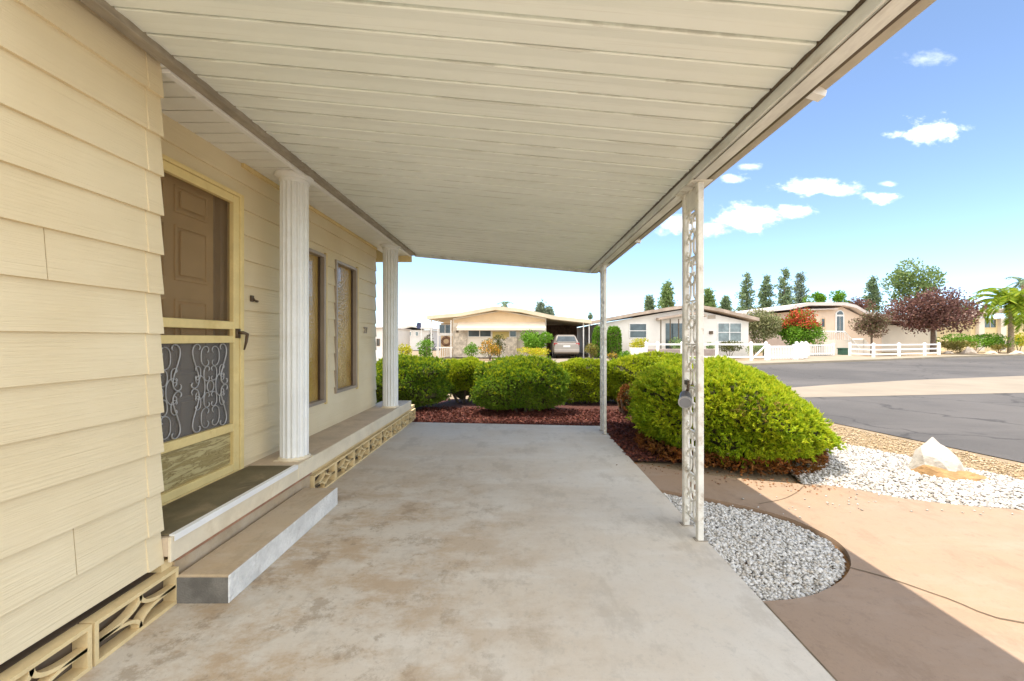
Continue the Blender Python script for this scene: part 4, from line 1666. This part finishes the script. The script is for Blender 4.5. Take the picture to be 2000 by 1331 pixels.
# --- the parked car, seen from behind
Yc = 27.6
car = thing('parked_car', 'taupe silver hatchback parked under the carport of the tan house, seen from behind', 'car', (X(1107, Yc), Yc, 0))
cx_ = X(1107, Yc)
prof = [  # (y offset, half width, z bottom, z top): stations from the tail forward
    (0.00, .86, .42, .98), (.10, .90, .34, 1.06), (.28, .92, .28, 1.12), (.55, .93, .26, 1.14), (1.2, .93, .26, 1.14), (3.0, .92, .26, 1.08), (3.7, .90, .28, .98), (4.25, .80, .34, .82), (4.4, .70, .42, .70)]
m_ = MB()
ring = []
for dy, hw, zb_, zt_ in prof:
    r_ = .10
    ring.append([(cx_ - hw + r_, Yc + dy, zb_), (cx_ + hw - r_, Yc + dy, zb_), (cx_ + hw, Yc + dy, zb_ + r_ * 2), (cx_ + hw, Yc + dy, zt_ - r_ * 2), (cx_ + hw - r_, Yc + dy, zt_), (cx_ - hw + r_, Yc + dy, zt_), (cx_ - hw, Yc + dy, zt_ - r_ * 2), (cx_ - hw, Yc + dy, zb_ + r_ * 2)])


def loft(m_, ring):
    vs = [p for r_ in ring for p in r_]
    k = len(ring[0])
    fs = [(i * k + j, i * k + (j + 1) % k, (i + 1) * k + (j + 1) % k, (i + 1) * k + j) for i in range(len(ring) - 1) for j in range(k)]
    fs += [tuple(range(k - 1, -1, -1)), tuple((len(ring) - 1) * k + j for j in range(k))]
    m_.add(vs, fs)


loft(m_, ring)
cab = []
for dy, hb, ht, zb_, zt_ in ((.16, .84, .70, 1.10, 1.12), (.42, .86, .66, 1.12, 1.58), (.62, .86, .66, 1.12, 1.64), (1.9, .86, .66, 1.10, 1.66), (2.35, .86, .66, 1.08, 1.60), (3.05, .86, .74, 1.02, 1.06)):
    cab.append([(cx_ - hb, Yc + dy, zb_), (cx_ + hb, Yc + dy, zb_), (cx_ + ht, Yc + dy, zt_ - .06), (cx_ + ht - .1, Yc + dy, zt_), (cx_ - ht + .1, Yc + dy, zt_), (cx_ - ht, Yc + dy, zt_ - .06)])
loft(m_, cab)
m_.build('body', M['car_paint'], car, bevel=.03, seg=2)
m_ = MB()
m_.prism([(cx_ - .70, Yc + .175, 1.16), (cx_ + .70, Yc + .175, 1.16), (cx_ + .58, Yc + .385, 1.53), (cx_ - .58, Yc + .385, 1.53)], (0, .03, .01))
m_.build('rear_window', M['glassdark'], car)
for s in (1, -1):
    m_ = MB()
    m_.prism([(cx_ + s * .62, Yc - .01, .92), (cx_ + s * .88, Yc + .06, .92), (cx_ + s * .90, Yc + .08, 1.08), (cx_ + s * .66, Yc + .02, 1.06)], (0, .09, 0))
    m_.build('tail_light', M['red_lens'], car)
m_ = MB()
m_.box(cx_ - .88, cx_ + .88, Yc - .06, Yc + .09, .40, .62)
m_.build('rear_bumper', M['car_paint'], car, bevel=.04, seg=2)
MB().box(cx_ - .24, cx_ + .24, Yc - .012, Yc + .02, .78, .90).build('number_plate', M['plate'], car)
for s in (1, -1):
    for dy in (.75, 3.4):
        m_ = MB()
        m_.tube([(cx_ + s * .70, Yc + dy, .33), (cx_ + s * .92, Yc + dy, .33)], .33, 20)
        w_ = m_.build('wheel', M['black'], car)
        MB().tube([(cx_ + s * .921, Yc + dy, .33), (cx_ + s * .935, Yc + dy, .33)], .2, 14).build('rim', M['scroll'], w_)

# --- fences
def post_rail(name, label, P, hgt, rails=2, braces=False, pickets=0, cap=True):
    """P: list of ground points, a post at each"""
    t = thing(name, label, 'fence', (P[0][0], P[0][1], 0), 'white fences along the far street')
    for (x, y) in P:
        m_ = MB()
        m_.box(x - .065, x + .065, y - .065, y + .065, -.05, hgt)
        m_.add([(x - .085, y - .085, hgt), (x + .085, y - .085, hgt), (x + .085, y + .085, hgt), (x - .085, y + .085, hgt), (x, y, hgt + .08)], [(0, 3, 2, 1), (0, 1, 4), (1, 2, 4), (2, 3, 4), (3, 0, 4)])
        m_.build('post', M['vinyl'], t)
    for (a, b) in zip(P[:-1], P[1:]):
        d = Vector((b[0] - a[0], b[1] - a[1], 0))
        q = Vector((-d.y, d.x, 0)).normalized() * .02
        for k in range(rails):
            z = hgt * (.86 if k == 0 else (.18 if k == rails - 1 else .86 - .68 * k / (rails - 1)))
            A, B = Vector((a[0], a[1], z)), Vector((b[0], b[1], z))
            MB().prism([A - q, B - q, B - q + Vector((0, 0, .11)), A - q + Vector((0, 0, .11))], q * 2).build('rail', M['vinyl'], t)
        if pickets:
            m_ = MB()
            for i in range(1, pickets):
                c_ = Vector((a[0], a[1], 0)) + d * (i / pickets)
                m_.box(c_.x - .03, c_.x + .03, c_.y - .035, c_.y - .012, .08, hgt * .93)
            m_.build('picket', M['vinyl'], t)
            t.children[-1]['label'] = 'panel of white pickets'
    return t


def g3(x, y):
    return gr(x, y, .05)


fa = [g3(1262, 704.5), g3(1284, 704.5), g3(1332, 704), g3(1400, 704), g3(1467, 704.5), g3(1496, 704)]
f1 = post_rail('ranch_fence', 'white post and rail fence in front of the white house', fa, 1.12, 2)
a, b = fa[4], fa[5]
m_ = MB()
m_.tube([(a[0], a[1] - .04, .12), (b[0], b[1] - .04, 1.0)], .05, 6)
m_.build('brace', M['vinyl'], f1)
fb = [g3(1501, 703.6), g3(1551, 702)]
post_rail('picket_fence', 'white picket panel beside the braced fence post', fb, .95, 2, pickets=16)
fc = [g3(1556, 702), g3(1566, 701), g3(1574, 700)]
post_rail('picket_fence', 'short white solid looking fence return at the driveway corner', fc, 1.12, 3, pickets=5)
fd = [g3(1578, 696), g3(1627, 694.5)]
post_rail('picket_fence', 'white picket gate across the driveway of the pink house', fd, .95, 2, pickets=14)
fe = [g3(1660, 695), g3(1706, 698), g3(1756, 696.5), g3(1806, 695), g3(1834, 694)]
post_rail('ranch_fence', 'white three rail fence in front of the purple leaf trees', fe, 1.0, 3)

Y = 32.0
ub = thing('utility_box', 'dark green utility box standing by the driveway fence', 'utility box', (X(1651, Y), Y, 0))
m_ = MB()
wbox(m_, 1645, 1657, 682, 694.5, Y, 0, .5)
m_.build('cabinet', M['bin_green'], ub, bevel=.03)
m_ = MB()
wbox(m_, 1644, 1658, 680, 682, Y, -.03, .53)
m_.build('lid', M['bin_green'], ub, bevel=.02)

# ------------------------------------------------------------------ trees and plants across the street
LM = {
    'pine': leafmat('dark pine needles', [(.19, .25, .16), (.26, .33, .19), (.34, .41, .24)], .3),
    'pine_pale': leafmat('pale blue pine needles', [(.25, .30, .24), (.32, .36, .28), (.19, .24, .18)], .25),
    'green': leafmat('fresh green leaves', [(.09, .21, .015), (.17, .33, .025), (.24, .40, .04)], .35),
    'broad': leafmat('soft green leaves', [(.17, .25, .09), (.25, .33, .12), (.36, .42, .19)], .35),
    'olive': leafmat('olive grey leaves', [(.20, .20, .09), (.30, .28, .14), (.38, .34, .20), (.16, .18, .06)], .25),
    'plum': leafmat('purple plum leaves', [(.11, .045, .045), (.19, .085, .075), (.27, .13, .10), (.15, .065, .065)], .25),
    'plum_pale': leafmat('dusty plum leaves', [(.17, .08, .07), (.24, .13, .10), (.13, .10, .05), (.18, .17, .08)], .25),
    'red': leafmat('red flower clusters', [(.50, .05, .02), (.60, .09, .04), (.45, .10, .04)], .25),
    'orange': leafmat('orange flowers', [(.75, .30, .02), (.80, .45, .04), (.65, .20, .02)], .25),
    'yellow': leafmat('yellow flowers', [(.55, .48, .02), (.65, .55, .03), (.30, .36, .02)], .3),
    'shrub_o': leafmat('dark olive shrub leaves', [(.06, .07, .02), (.12, .12, .03), (.09, .10, .02)], .2),
    'ochre': leafmat('ochre bush leaves', [(.22, .17, .04), (.30, .24, .05), (.16, .16, .04)], .25),
    'palm': leafmat('palm leaflets', [(.16, .26, .015), (.28, .36, .02), (.44, .44, .03)], .4),
}


def tree(name, label, cat, x, ytop, ybase_crown, w, Y, mat_, n=2200, leaf=.22, clumps=14, seed=1, group=None, ground=0.0, e_bottom=.5, extra=None, trunk=True, up=.2, drop=.0):
    """crown between two pixel rows, w pixels wide, at distance Y: leaf clumps on limbs"""
    r = np.random.default_rng(seed)
    cx, zt, zb_ = X(x, Y), Z(ytop, Y), max(Z(ybase_crown, Y), .05)
    hw = w * Y / F / 2
    t = thing(name, label, cat, (cx, Y, ground), group)
    hgt = zt - zb_
    cz = (zt + zb_) / 2
    ctr = []
    for i in range(clumps):
        d = unit(r.normal(size=(1, 3)))[0]
        rad = r.uniform(.35, .78)
        ctr.append([cx + d[0] * hw * rad, Y + d[1] * hw * rad * .9, cz + d[2] * hgt / 2 * rad])
    ctr = np.array(ctr)
    sz = r.uniform(.32, .55, size=clumps)
    idx = r.integers(0, clumps, n)
    d = unit(r.normal(size=(n, 3)))
    rr = r.uniform(.25, 1.0, size=(n, 1)) ** .5
    P = ctr[idx] + d * rr * sz[idx][:, None] * np.array([hw, hw * .9, hgt / 2])
    P[:, 2] = np.maximum(P[:, 2], ground + .05)
    D = d + np.array([0, 0, up]) + r.normal(size=(n, 3)) * .6
    raw('crown', leafcloud(P, D, leaf * r.uniform(.6, 1.3, n), leaf * .55 * r.uniform(.7, 1.3, n)), 4, mat_, t)
    if extra:
        m2, frac, nn = extra
        top = P[P[:, 2] > zb_ + hgt * (1 - frac)]
        q = top[r.integers(0, len(top), nn)] + r.normal(size=(nn, 3)) * leaf * .6
        raw('flowers', leafcloud(q, r.normal(size=(nn, 3)) + np.array([0, -.3, .5]), leaf * r.uniform(.5, 1.1, nn), leaf * .6), 4, m2, t)
    if trunk:
        m_ = MB()
        tr = max(.06, hw * .055)
        fork = zb_ + hgt * .15
        m_.tube([(cx, Y, ground - .1), (cx + .03, Y, ground + (fork - ground) * .5), (cx, Y, fork)], [tr * 1.25, tr, tr * .85], 8)
        for i in range(min(9, clumps)):
            c_ = ctr[i]
            mid = ((cx + c_[0]) / 2, (Y + c_[1]) / 2, fork + (c_[2] - fork) * .45)
            m_.tube([(cx, Y, fork - .05), mid, tuple(c_)], [tr * .7, tr * .4, tr * .15], 6)
        m_.build('trunk', M['bark'], t)
    return t


def conifer(name, label, x, ytop, ybase, w, Y, mat_, seed=1, n=2600, leaf=.42, group=None, shape=.85, tip=1.0):
    r = np.random.default_rng(seed)
    cx, zt, zb_ = X(x, Y), Z(ytop, Y), Z(ybase, Y)
    hw = w * Y / F / 2
    t = thing(name, label, 'tree', (cx, Y, 0), group)
    Ps, Ds = [], []
    m_ = MB()
    m_.tube([(cx, Y, -.1), (cx, Y, zb_ + (zt - zb_) * .5), (cx, Y, zt)], [hw * .12 + .08, hw * .07 + .04, .03], 7)
    z = zb_
    while z < zt:
        f = (z - zb_) / (zt - zb_)
        rad = hw * (1 - f ** 1.25) ** shape * r.uniform(.6, 1.1) + .12
        k = max(2, int(4 * (1 - f) + 2))
        for i in range(k):
            a = r.uniform(0, 6.283)
            L_ = rad * r.uniform(.45, 1.2)
            s = r.uniform(.15, 1, 9)
            droop = -.12 * L_ * s ** 2 + .10 * s * L_
            p = np.stack([cx + np.cos(a) * L_ * s, Y + np.sin(a) * L_ * s, z + droop], 1)
            Ps.append(np.repeat(p, 3, 0) + r.normal(size=(27, 3)) * leaf * .5)
            Ds.append(np.tile([math.cos(a), math.sin(a), .35], (27, 1)) + r.normal(size=(27, 3)) * .55)
            m_.tube([(cx, Y, z), (cx + math.cos(a) * L_ * .8, Y + math.sin(a) * L_ * .8, z + .02 * L_)], [.05, .015], 4)
        z += (zt - zb_) / 24 * r.uniform(.6, 1.4)
    P, D = np.concatenate(Ps), np.concatenate(Ds)
    raw('crown', leafcloud(P, D, leaf * r.uniform(.5, 1.2, len(P)), leaf * .5), 4, mat_, t)
    m_.build('trunk', M['bark'], t)
    return t


GC = 'tall conifers behind the far houses'
conifer('conifer_tree', 'slim tall grey green conifer, first of the row of four beyond the white house', 1458, 533, 606, 30, 70, LM['pine'], 21, group=GC)
conifer('conifer_tree', 'narrow grey green conifer standing between the slimmest and the darkest conifer', 1496, 541, 604, 30, 70, LM['pine'], 22, group=GC)
conifer('conifer_tree', 'darkest broad green conifer in the row behind the red topped tree', 1532, 527, 602, 38, 68, LM['pine'], 23, group=GC)
conifer('conifer_tree', 'pale blue grey conifer beside the darkest one', 1563, 536, 602, 42, 72, LM['pine_pale'], 24, group=GC)
conifer('conifer_tree', 'single slim conifer above the dusty plum tree', 1705, 542, 605, 30, 66, LM['pine'], 25, group=GC)
conifer('conifer_tree', 'fresh green cone shaped conifer above the roof of the white house', 1303, 553, 602, 34, 62, LM['broad'], 26, group=GC)
conifer('conifer_tree', 'green conifer half hidden by the near openwork post', 1383, 566, 604, 30, 62, LM['broad'], 27, group=GC)
conifer('conifer_tree', 'tiny dark conifer tip left of the fresh green cone', 1268, 582, 606, 8, 64, LM['pine'], 28, group=GC)
conifer('conifer_tree', 'tiny conifer tip over the right roof slope of the white house', 1417, 583, 608, 9, 64, LM['pine'], 29, group=GC)
conifer('conifer_tree', 'small grey conifer tip above the right roof slope of the tan house', 1056, 595, 618, 6, 60, LM['pine_pale'], 30, group=GC)
conifer('conifer_tree', 'small grey shrubby conifer tip beside the thinner tip over the tan house', 1072, 604, 620, 9, 60, LM['pine_pale'], 31, group=GC)
tree('far_tree', 'small round dark treetop above the gap between the tan and white houses', 'tree', 1153, 611, 626, 9, 60, LM['pine'], n=400, leaf=.22, clumps=5, seed=32)

tree('broadleaf_tree', 'wide pale green tree, tallest above the purple plum tree', 'tree', 1782, 509, 606, 84, 60, LM['broad'], n=4200, leaf=.40, clumps=22, seed=33)
tree('round_tree', 'bright green rounded treetop behind the roof ridge of the pink house', 'tree', 1592, 572, 602, 34, 55, LM['green'], n=1500, leaf=.25, clumps=9, seed=34)
tree('round_tree', 'yellow green rounded treetop above the arched window', 'tree', 1644, 568, 604, 40, 55, LM['green'], n=1600, leaf=.25, clumps=9, seed=35)
tree('plum_tree', 'dark plum treetop behind the right roof slope of the pink house', 'tree', 1682, 580, 622, 46, 52, LM['plum'], n=1500, leaf=.22, clumps=9, seed=36, group='purple leaf plum trees')
tree('far_tree', 'dark green low treetop between the slim conifer and the wide pale tree', 'tree', 1738, 592, 632, 54, 54, LM['shrub_o'], n=1700, leaf=.22, clumps=10, seed=37)
tree('far_tree', 'low dark green tree line beyond the plum tree', 'tree', 1880, 592, 625, 60, 70, LM['pine'], n=1200, leaf=.3, clumps=8, seed=38)
tree('far_tree', 'low dark hedge like tree behind the olive tree', 'tree', 1420, 598, 622, 66, 75, LM['pine_pale'], n=1200, leaf=.35, clumps=8, seed=39)

tree('olive_tree', 'pale olive grey tree left of the red topped tree', 'tree', 1492, 600, 672, 72, 31, LM['olive'], n=5200, leaf=.18, clumps=24, seed=40)
tree('flowering_tree', 'green tree with a red flowering top in front of the pink house', 'tree', 1560, 604, 682, 84, 31.5, LM['green'], n=6000, leaf=.18, clumps=26, seed=41, extra=(LM['red'], .45, 4200))
tree('plum_tree', 'dusty purple and olive plum tree on a forked trunk right of the stairs', 'tree', 1702, 612, 662, 66, 33.5, LM['plum_pale'], n=3600, leaf=.16, clumps=20, seed=42, group='purple leaf plum trees')
tree('plum_tree', 'wide dark purple plum tree behind the three rail fence', 'tree', 1822, 567, 652, 142, 34.5, LM['plum'], n=10500, leaf=.21, clumps=60, seed=43, group='purple leaf plum trees')

# the palm
Y = 36.0


def palm(name, label, x, ytop, Y, r_, base_h, nfr, mat_, seed):
    rr = random.Random(seed)
    cx = X(x, Y)
    t = thing(name, label, 'palm', (cx, Y, 0))
    zc = base_h
    m_ = MB()
    m_.tube([(cx, Y, -.1), (cx + .03, Y, zc * .35), (cx, Y, zc * .8), (cx, Y, zc)], [.24, .19, .17, .15], 10)
    for k in range(int(zc / .16)):
        m_.lathe([(.20, k * .16), (.205, k * .16 + .03), (.19, k * .16 + .05)], (cx, Y, 0), 10)
    m_.build('trunk', M['palm_bark'], t)
    for i in range(nfr):
        az = i * 2.399 + rr.uniform(-.2, .2)
        el = R(rr.uniform(-25, 75))
        L_ = r_ * rr.uniform(.85, 1.15)
        pts = []
        p = np.array([cx, Y, zc])
        n = 16
        for s in range(n + 1):
            a = el - (s / n) ** 1.3 * R(95)
            pts.append(p.copy())
            p = p + np.array([math.cos(az) * math.cos(a), math.sin(az) * math.cos(a), math.sin(a)]) * L_ / n
        Ps, Ds = [], []
        for s in range(2, n + 1):
            d = pts[s] - pts[s - 1]
            d /= np.linalg.norm(d)
            sd_ = np.cross(d, [0, 0, 1])
            sd_ /= np.linalg.norm(sd_) + 1e-6
            for u_ in (0, .33, .66):
                q = pts[s - 1] + (pts[s] - pts[s - 1]) * u_
                for sg in (1, -1):
                    Ps.append(q)
                    Ds.append(sd_ * sg + d * .7 + np.array([0, 0, -.35]))
        Ps, Ds = np.array(Ps), np.array(Ds)
        ln = r_ * .26 * RNG.uniform(.7, 1.1, len(Ps))
        f_ = raw('frond', leafcloud(Ps, Ds, ln, .05 * r_ / 2), 4, mat_, t)
        MB().tube([tuple(q) for q in pts], [.035 * (1 - s / (n + 4)) for s in range(n + 1)], 5).build('rachis', mat_, f_)
    return t


palm('palm_tree', 'feathery yellow green palm at the street edge in front of the yellow house', 1974, 545, 36.0, 2.9, Z(592, 36), 34, LM['palm'], 3)
palm('palm_tree', 'small dark palm crown showing over the roof ridge of the tan house', 986, 590, 52.0, 1.2, Z(597, 52), 12, LM['pine'], 5)
palm('palm_tree', 'taller dark palm crown behind the feathery yellow green palm', 1998, 540, 50.0, 2.0, Z(552, 50), 14, LM['pine'], 8)

# garden plants
GP = 'garden shrubs across the street'


def plant(label, x, ytop, ybase, w, Y, mat_, n=900, leaf=.10, seed=1, extra=None, name='shrub', cat='shrub'):
    t = tree(name, label, cat, x, ytop, ybase, w, Y, mat_, n=n, leaf=leaf, clumps=12, seed=seed, group=GP, extra=extra, trunk=False)
    m_ = MB()
    cx = X(x, Y)
    for k in range(4):
        a = k * 1.6 + seed
        hw = w * Y / F / 2
        m_.tube([(cx, Y, -.1), (cx + hw * .4 * math.cos(a), Y + hw * .3 * math.sin(a), (Z(ytop, Y)) * .6)], [.03, .012], 5)
    m_.build('stem', M['bark'], t)
    return t


plant('big fresh green shrub between the tan house windows and the parked car', 1045, 634, 690, 76, 27.4, LM['green'], 3600, .15, 51)
plant('dark green rounded shrub left of the orange flowers', 921, 668, 700, 38, 26.6, LM['green'], 1100, .10, 52)
plant('orange flowering bush in front of the stone pier', 957, 662, 700, 40, 26.0, LM['ochre'], 900, .10, 53, (LM['orange'], .8, 700), 'flower_bush', 'flowers')
plant('dark olive shrub behind the orange flowers', 974, 654, 698, 34, 27.0, LM['shrub_o'], 1200, .10, 54)
plant('low yellow flower bed below the big fresh green shrub', 1042, 679, 704, 78, 25.6, LM['yellow'], 1800, .09, 55, (LM['orange'], .5, 160), 'flower_bush', 'flowers')
plant('yellow green bush beyond the far porch column', 789, 672, 704, 30, 25.0, LM['yellow'], 900, .10, 56)
plant('bright green bush below the flag', 831, 660, 704, 34, 25.4, LM['green'], 1200, .11, 57)
plant('dark hedge like bush between the flag and the tan house porch', 838, 648, 690, 22, 30.5, LM['shrub_o'], 700, .11, 58)
plant('brown dry shrub beside the carport of the tan house', 1155, 668, 702, 28, 27.5, LM['ochre'], 800, .10, 59)
plant('orange tinted low plant at the foot of the cypress shrubs', 1196, 690, 705, 22, 26.0, LM['ochre'], 500, .09, 60, (LM['orange'], .6, 160), 'flower_bush', 'flowers')
plant('small green clump right of the orange tinted plant', 1220, 686, 706, 22, 25.6, LM['green'], 600, .09, 61)
plant('pale yellow green shrub under the first window of the white house', 1250, 660, 684, 42, 28.4, LM['yellow'], 1000, .11, 62)
plant('green shrub inside the entry of the white house', 1322, 660, 690, 34, 28.6, LM['broad'], 900, .11, 63)
plant('low olive shrubs under the double window of the white house', 1425, 664, 690, 56, 28.6, LM['shrub_o'], 1400, .11, 64)
plant('small green shrub left of the double window', 1388, 668, 692, 20, 28.4, LM['broad'], 500, .10, 65)
plant('low green shrub at the fence behind the braced post', 1476, 664, 692, 36, 28.8, LM['broad'], 800, .11, 66)
plant('bright green clipped hedge below the yellow house', 1905, 645, 684, 112, 37.5, LM['green'], 4200, .15, 67)
plant('ochre bush in front of the bright green hedge', 1872, 662, 690, 56, 35.5, LM['ochre'], 1700, .13, 68)
plant('yellow bush at the foot of the palm', 1990, 650, 686, 40, 38.5, LM['yellow'], 1300, .13, 69)
plant('small ochre bush left of the palm trunk', 1950, 672, 688, 26, 35.5, LM['ochre'], 700, .12, 70)
for sx_, lab, sd in ((1171, 'tall clipped cypress shrub left of the far openwork post', 71), (1199, 'tall clipped cypress shrub right of the far openwork post', 72)):
    Yq = 28.3
    hq = Z(638, Yq) / 2
    t = shrub('cypress_shrub', lab, 'shrub', (X(sx_, Yq), Yq), (13 * Yq / F, .42, hq), 0, n=1500, m=6, L=.13, W=.04, mat_=LM['green'], e=3.2, seed=sd, amp=.04, group='clipped cypress shrubs')

# pale rocks by the far bank
M['pale_rock'] = surf('pale garden rock', (.58, .48, .38), .9, var=.2, scale=3, fine=20, bump=.6, bdist=.02)
RP = [(-.9, -.5, .1), (-.6, .7, .1), (.8, -.7, .1), (.9, .5, .1), (-.5, -.3, .8), (.1, .2, 1.0), (.5, -.3, .7), (-.2, -.8, .4)]
for (px_, Yr, s_, lab, sd) in ((1891, 34.6, .62, 'tall pale rock standing before the ochre bush', 1), (1935, 35.0, .55, 'flat pale rock right of the tall pale rock', 2), (1985, 34.5, .6, 'pale rock at the foot of the palm', 3), (1851, 35.2, .5, 'pale rock beside the end of the three rail fence', 4)):
    tag(rock('garden_rock', lab, (X(px_, Yr), Yr, .0), (s_, s_ * .7, s_ * (1.1 if sd == 1 else .6)), RP, M['pale_rock'], sd), group='pale garden rocks on the far bank')
tag(sheet('bank', [(33, 31.6), (60, 41), (70, 60), (33, 60), (28, 40)], .06, M['tan_gravel'], .1), kind='structure')
SUN_E, SKY_S, EXPO = 2.2, .102, 1.86
SKY_AIR, SKY_DUST, SKY_OZ, SKY_SAT = .58, .0, 2.6, .88
CLOUD = (8.7, 8.6, 8.5)
# ------------------------------------------------------------------ camera
cam = bpy.data.cameras.new('camera')
co = bpy.data.objects.new('camera', cam)
C.objects.link(co)
co.location = (0, 0, H)
co.rotation_euler = (R(90), 0, 0)
cam.sensor_width = 36
cam.lens = F / 2000 * 36
cam.shift_x = -15 / 2000
cam.shift_y = -3.5 / 2000
cam.clip_start = .05
cam.clip_end = 3000
S.camera = co

# ------------------------------------------------------------------ daylight
SUN = Vector((-.306, .03, 1.0)).normalized()
elev = math.asin(SUN.z)
ld = bpy.data.lights.new('sun', 'SUN')
ld.energy = SUN_E
ld.angle = R(.5)
ld.color = (1.0, .91, .80)
lo_ = bpy.data.objects.new('sun', ld)
C.objects.link(lo_)
lo_.rotation_euler = (-SUN).to_track_quat('-Z', 'Y').to_euler()
lo_.location = (0, 0, 30)

wd = bpy.data.worlds.new('World')
S.world = wd
t = NT(wd)
sky = t.n('ShaderNodeTexSky')
sky.sky_type = 'NISHITA'
sky.sun_disc = False
sky.sun_elevation = elev
sky.sun_rotation = math.atan2(SUN.x, SUN.y)
sky.altitude = 100
sky.air_density = SKY_AIR
sky.dust_density = SKY_DUST
sky.ozone_density = SKY_OZ
# small fair weather clouds, fixed in compass direction and height
geo = t.n('ShaderNodeTexCoord')
sx = t.n('ShaderNodeSeparateXYZ')
t.l(geo.outputs['Generated'], sx.inputs[0])
fy = t.math('MAXIMUM', sx.outputs[1], .05)
u = t.math('DIVIDE', sx.outputs[0], fy)
v = t.math('DIVIDE', sx.outputs[2], fy)
cb = t.n('ShaderNodeCombineXYZ')
t.l(u, cb.inputs[0])
t.l(v, cb.inputs[1])
mp = t.n('ShaderNodeMapping')
mp.inputs['Scale'].default_value = (1, 1.7, 1)
t.l(cb.outputs[0], mp.inputs[0])
nz = t.noise(mp.outputs[0], 16, 7, .6, .3)
nz2 = t.noise(mp.outputs[0], 48, 6, .6, .2)
nn = t.math('ADD', t.math('MULTIPLY', t.math('SUBTRACT', nz, .5), 2.6), t.math('MULTIPLY', t.math('SUBTRACT', nz2, .5), 1.1))
CL = [(1822, 257, 62, 30, 1), (1790, 262, 60, 14, .8), (1850, 250, 55, 13, .7), (1585, 366, 78, 20, .9), (1640, 372, 50, 14, .6), (1462, 424, 75, 32, 1), (1553, 413, 46, 15, .9),
      (1715, 386, 42, 14, .9), (1735, 360, 25, 8, .5), (1432, 350, 30, 12, .7), (1385, 448, 60, 16, .7), (1325, 440, 50, 22, .8), (1465, 325, 26, 8, .4), (1810, 115, 60, 20, .22)]
mask = None
for (x, y, rx, ry, st_) in CL:
    a = t.math('MULTIPLY', t.math('SUBTRACT', u, (x - VX) / F), F / rx)
    b = t.math('MULTIPLY', t.math('SUBTRACT', v, (VY - y) / F), F / ry)
    q = t.math('SQRT', t.math('ADD', t.math('MULTIPLY', a, a), t.math('MULTIPLY', b, b)))
    q = t.math('ADD', t.math('SUBTRACT', 1.12, q), t.math('MULTIPLY', nn, .80))
    k = t.math('MULTIPLY', t.ramp(q, .10, 1.25), st_)
    mask = k if mask is None else t.math('MAXIMUM', mask, k)
fwd = t.ramp(sx.outputs[1], .06, .12)
mask = t.math('MULTIPLY', mask, fwd, clamp=True)
# unseen broken cumulus added behind the camera to brighten the carport shade
nb = t.noise(geo.outputs['Generated'], 3.2, 7, .6, .4)
back = t.math('MULTIPLY', t.ramp(nb, .33, .50), t.ramp(sx.outputs[1], .02, -.25))
mask = t.math('MAXIMUM', mask, t.math('MULTIPLY', back, t.ramp(sx.outputs[2], .0, .12)))
hs = t.n('ShaderNodeHueSaturation')
hs.inputs['Saturation'].default_value = SKY_SAT
t.l(sky.outputs[0], hs.inputs['Color'])
sk = t.mix(1.0, hs.outputs[0], (.94, 1.02, 1.03), 'MULTIPLY')
col = t.mix(t.math('MULTIPLY', mask, .92), sk, CLOUD)
bg = t.n('ShaderNodeBackground')
bg.inputs[1].default_value = SKY_S
t.l(col, bg.inputs[0])
o = t.n('ShaderNodeOutputWorld')
t.l(bg.outputs[0], o.inputs[0])

S.view_settings.view_transform = 'Standard'
S.view_settings.look = 'None'
S.view_settings.exposure = EXPO
S.view_settings.gamma = 1
S.render.engine = 'CYCLES'
S.cycles.max_bounces = 10
S.cycles.diffuse_bounces = 6
S.cycles.transparent_max_bounces = 12
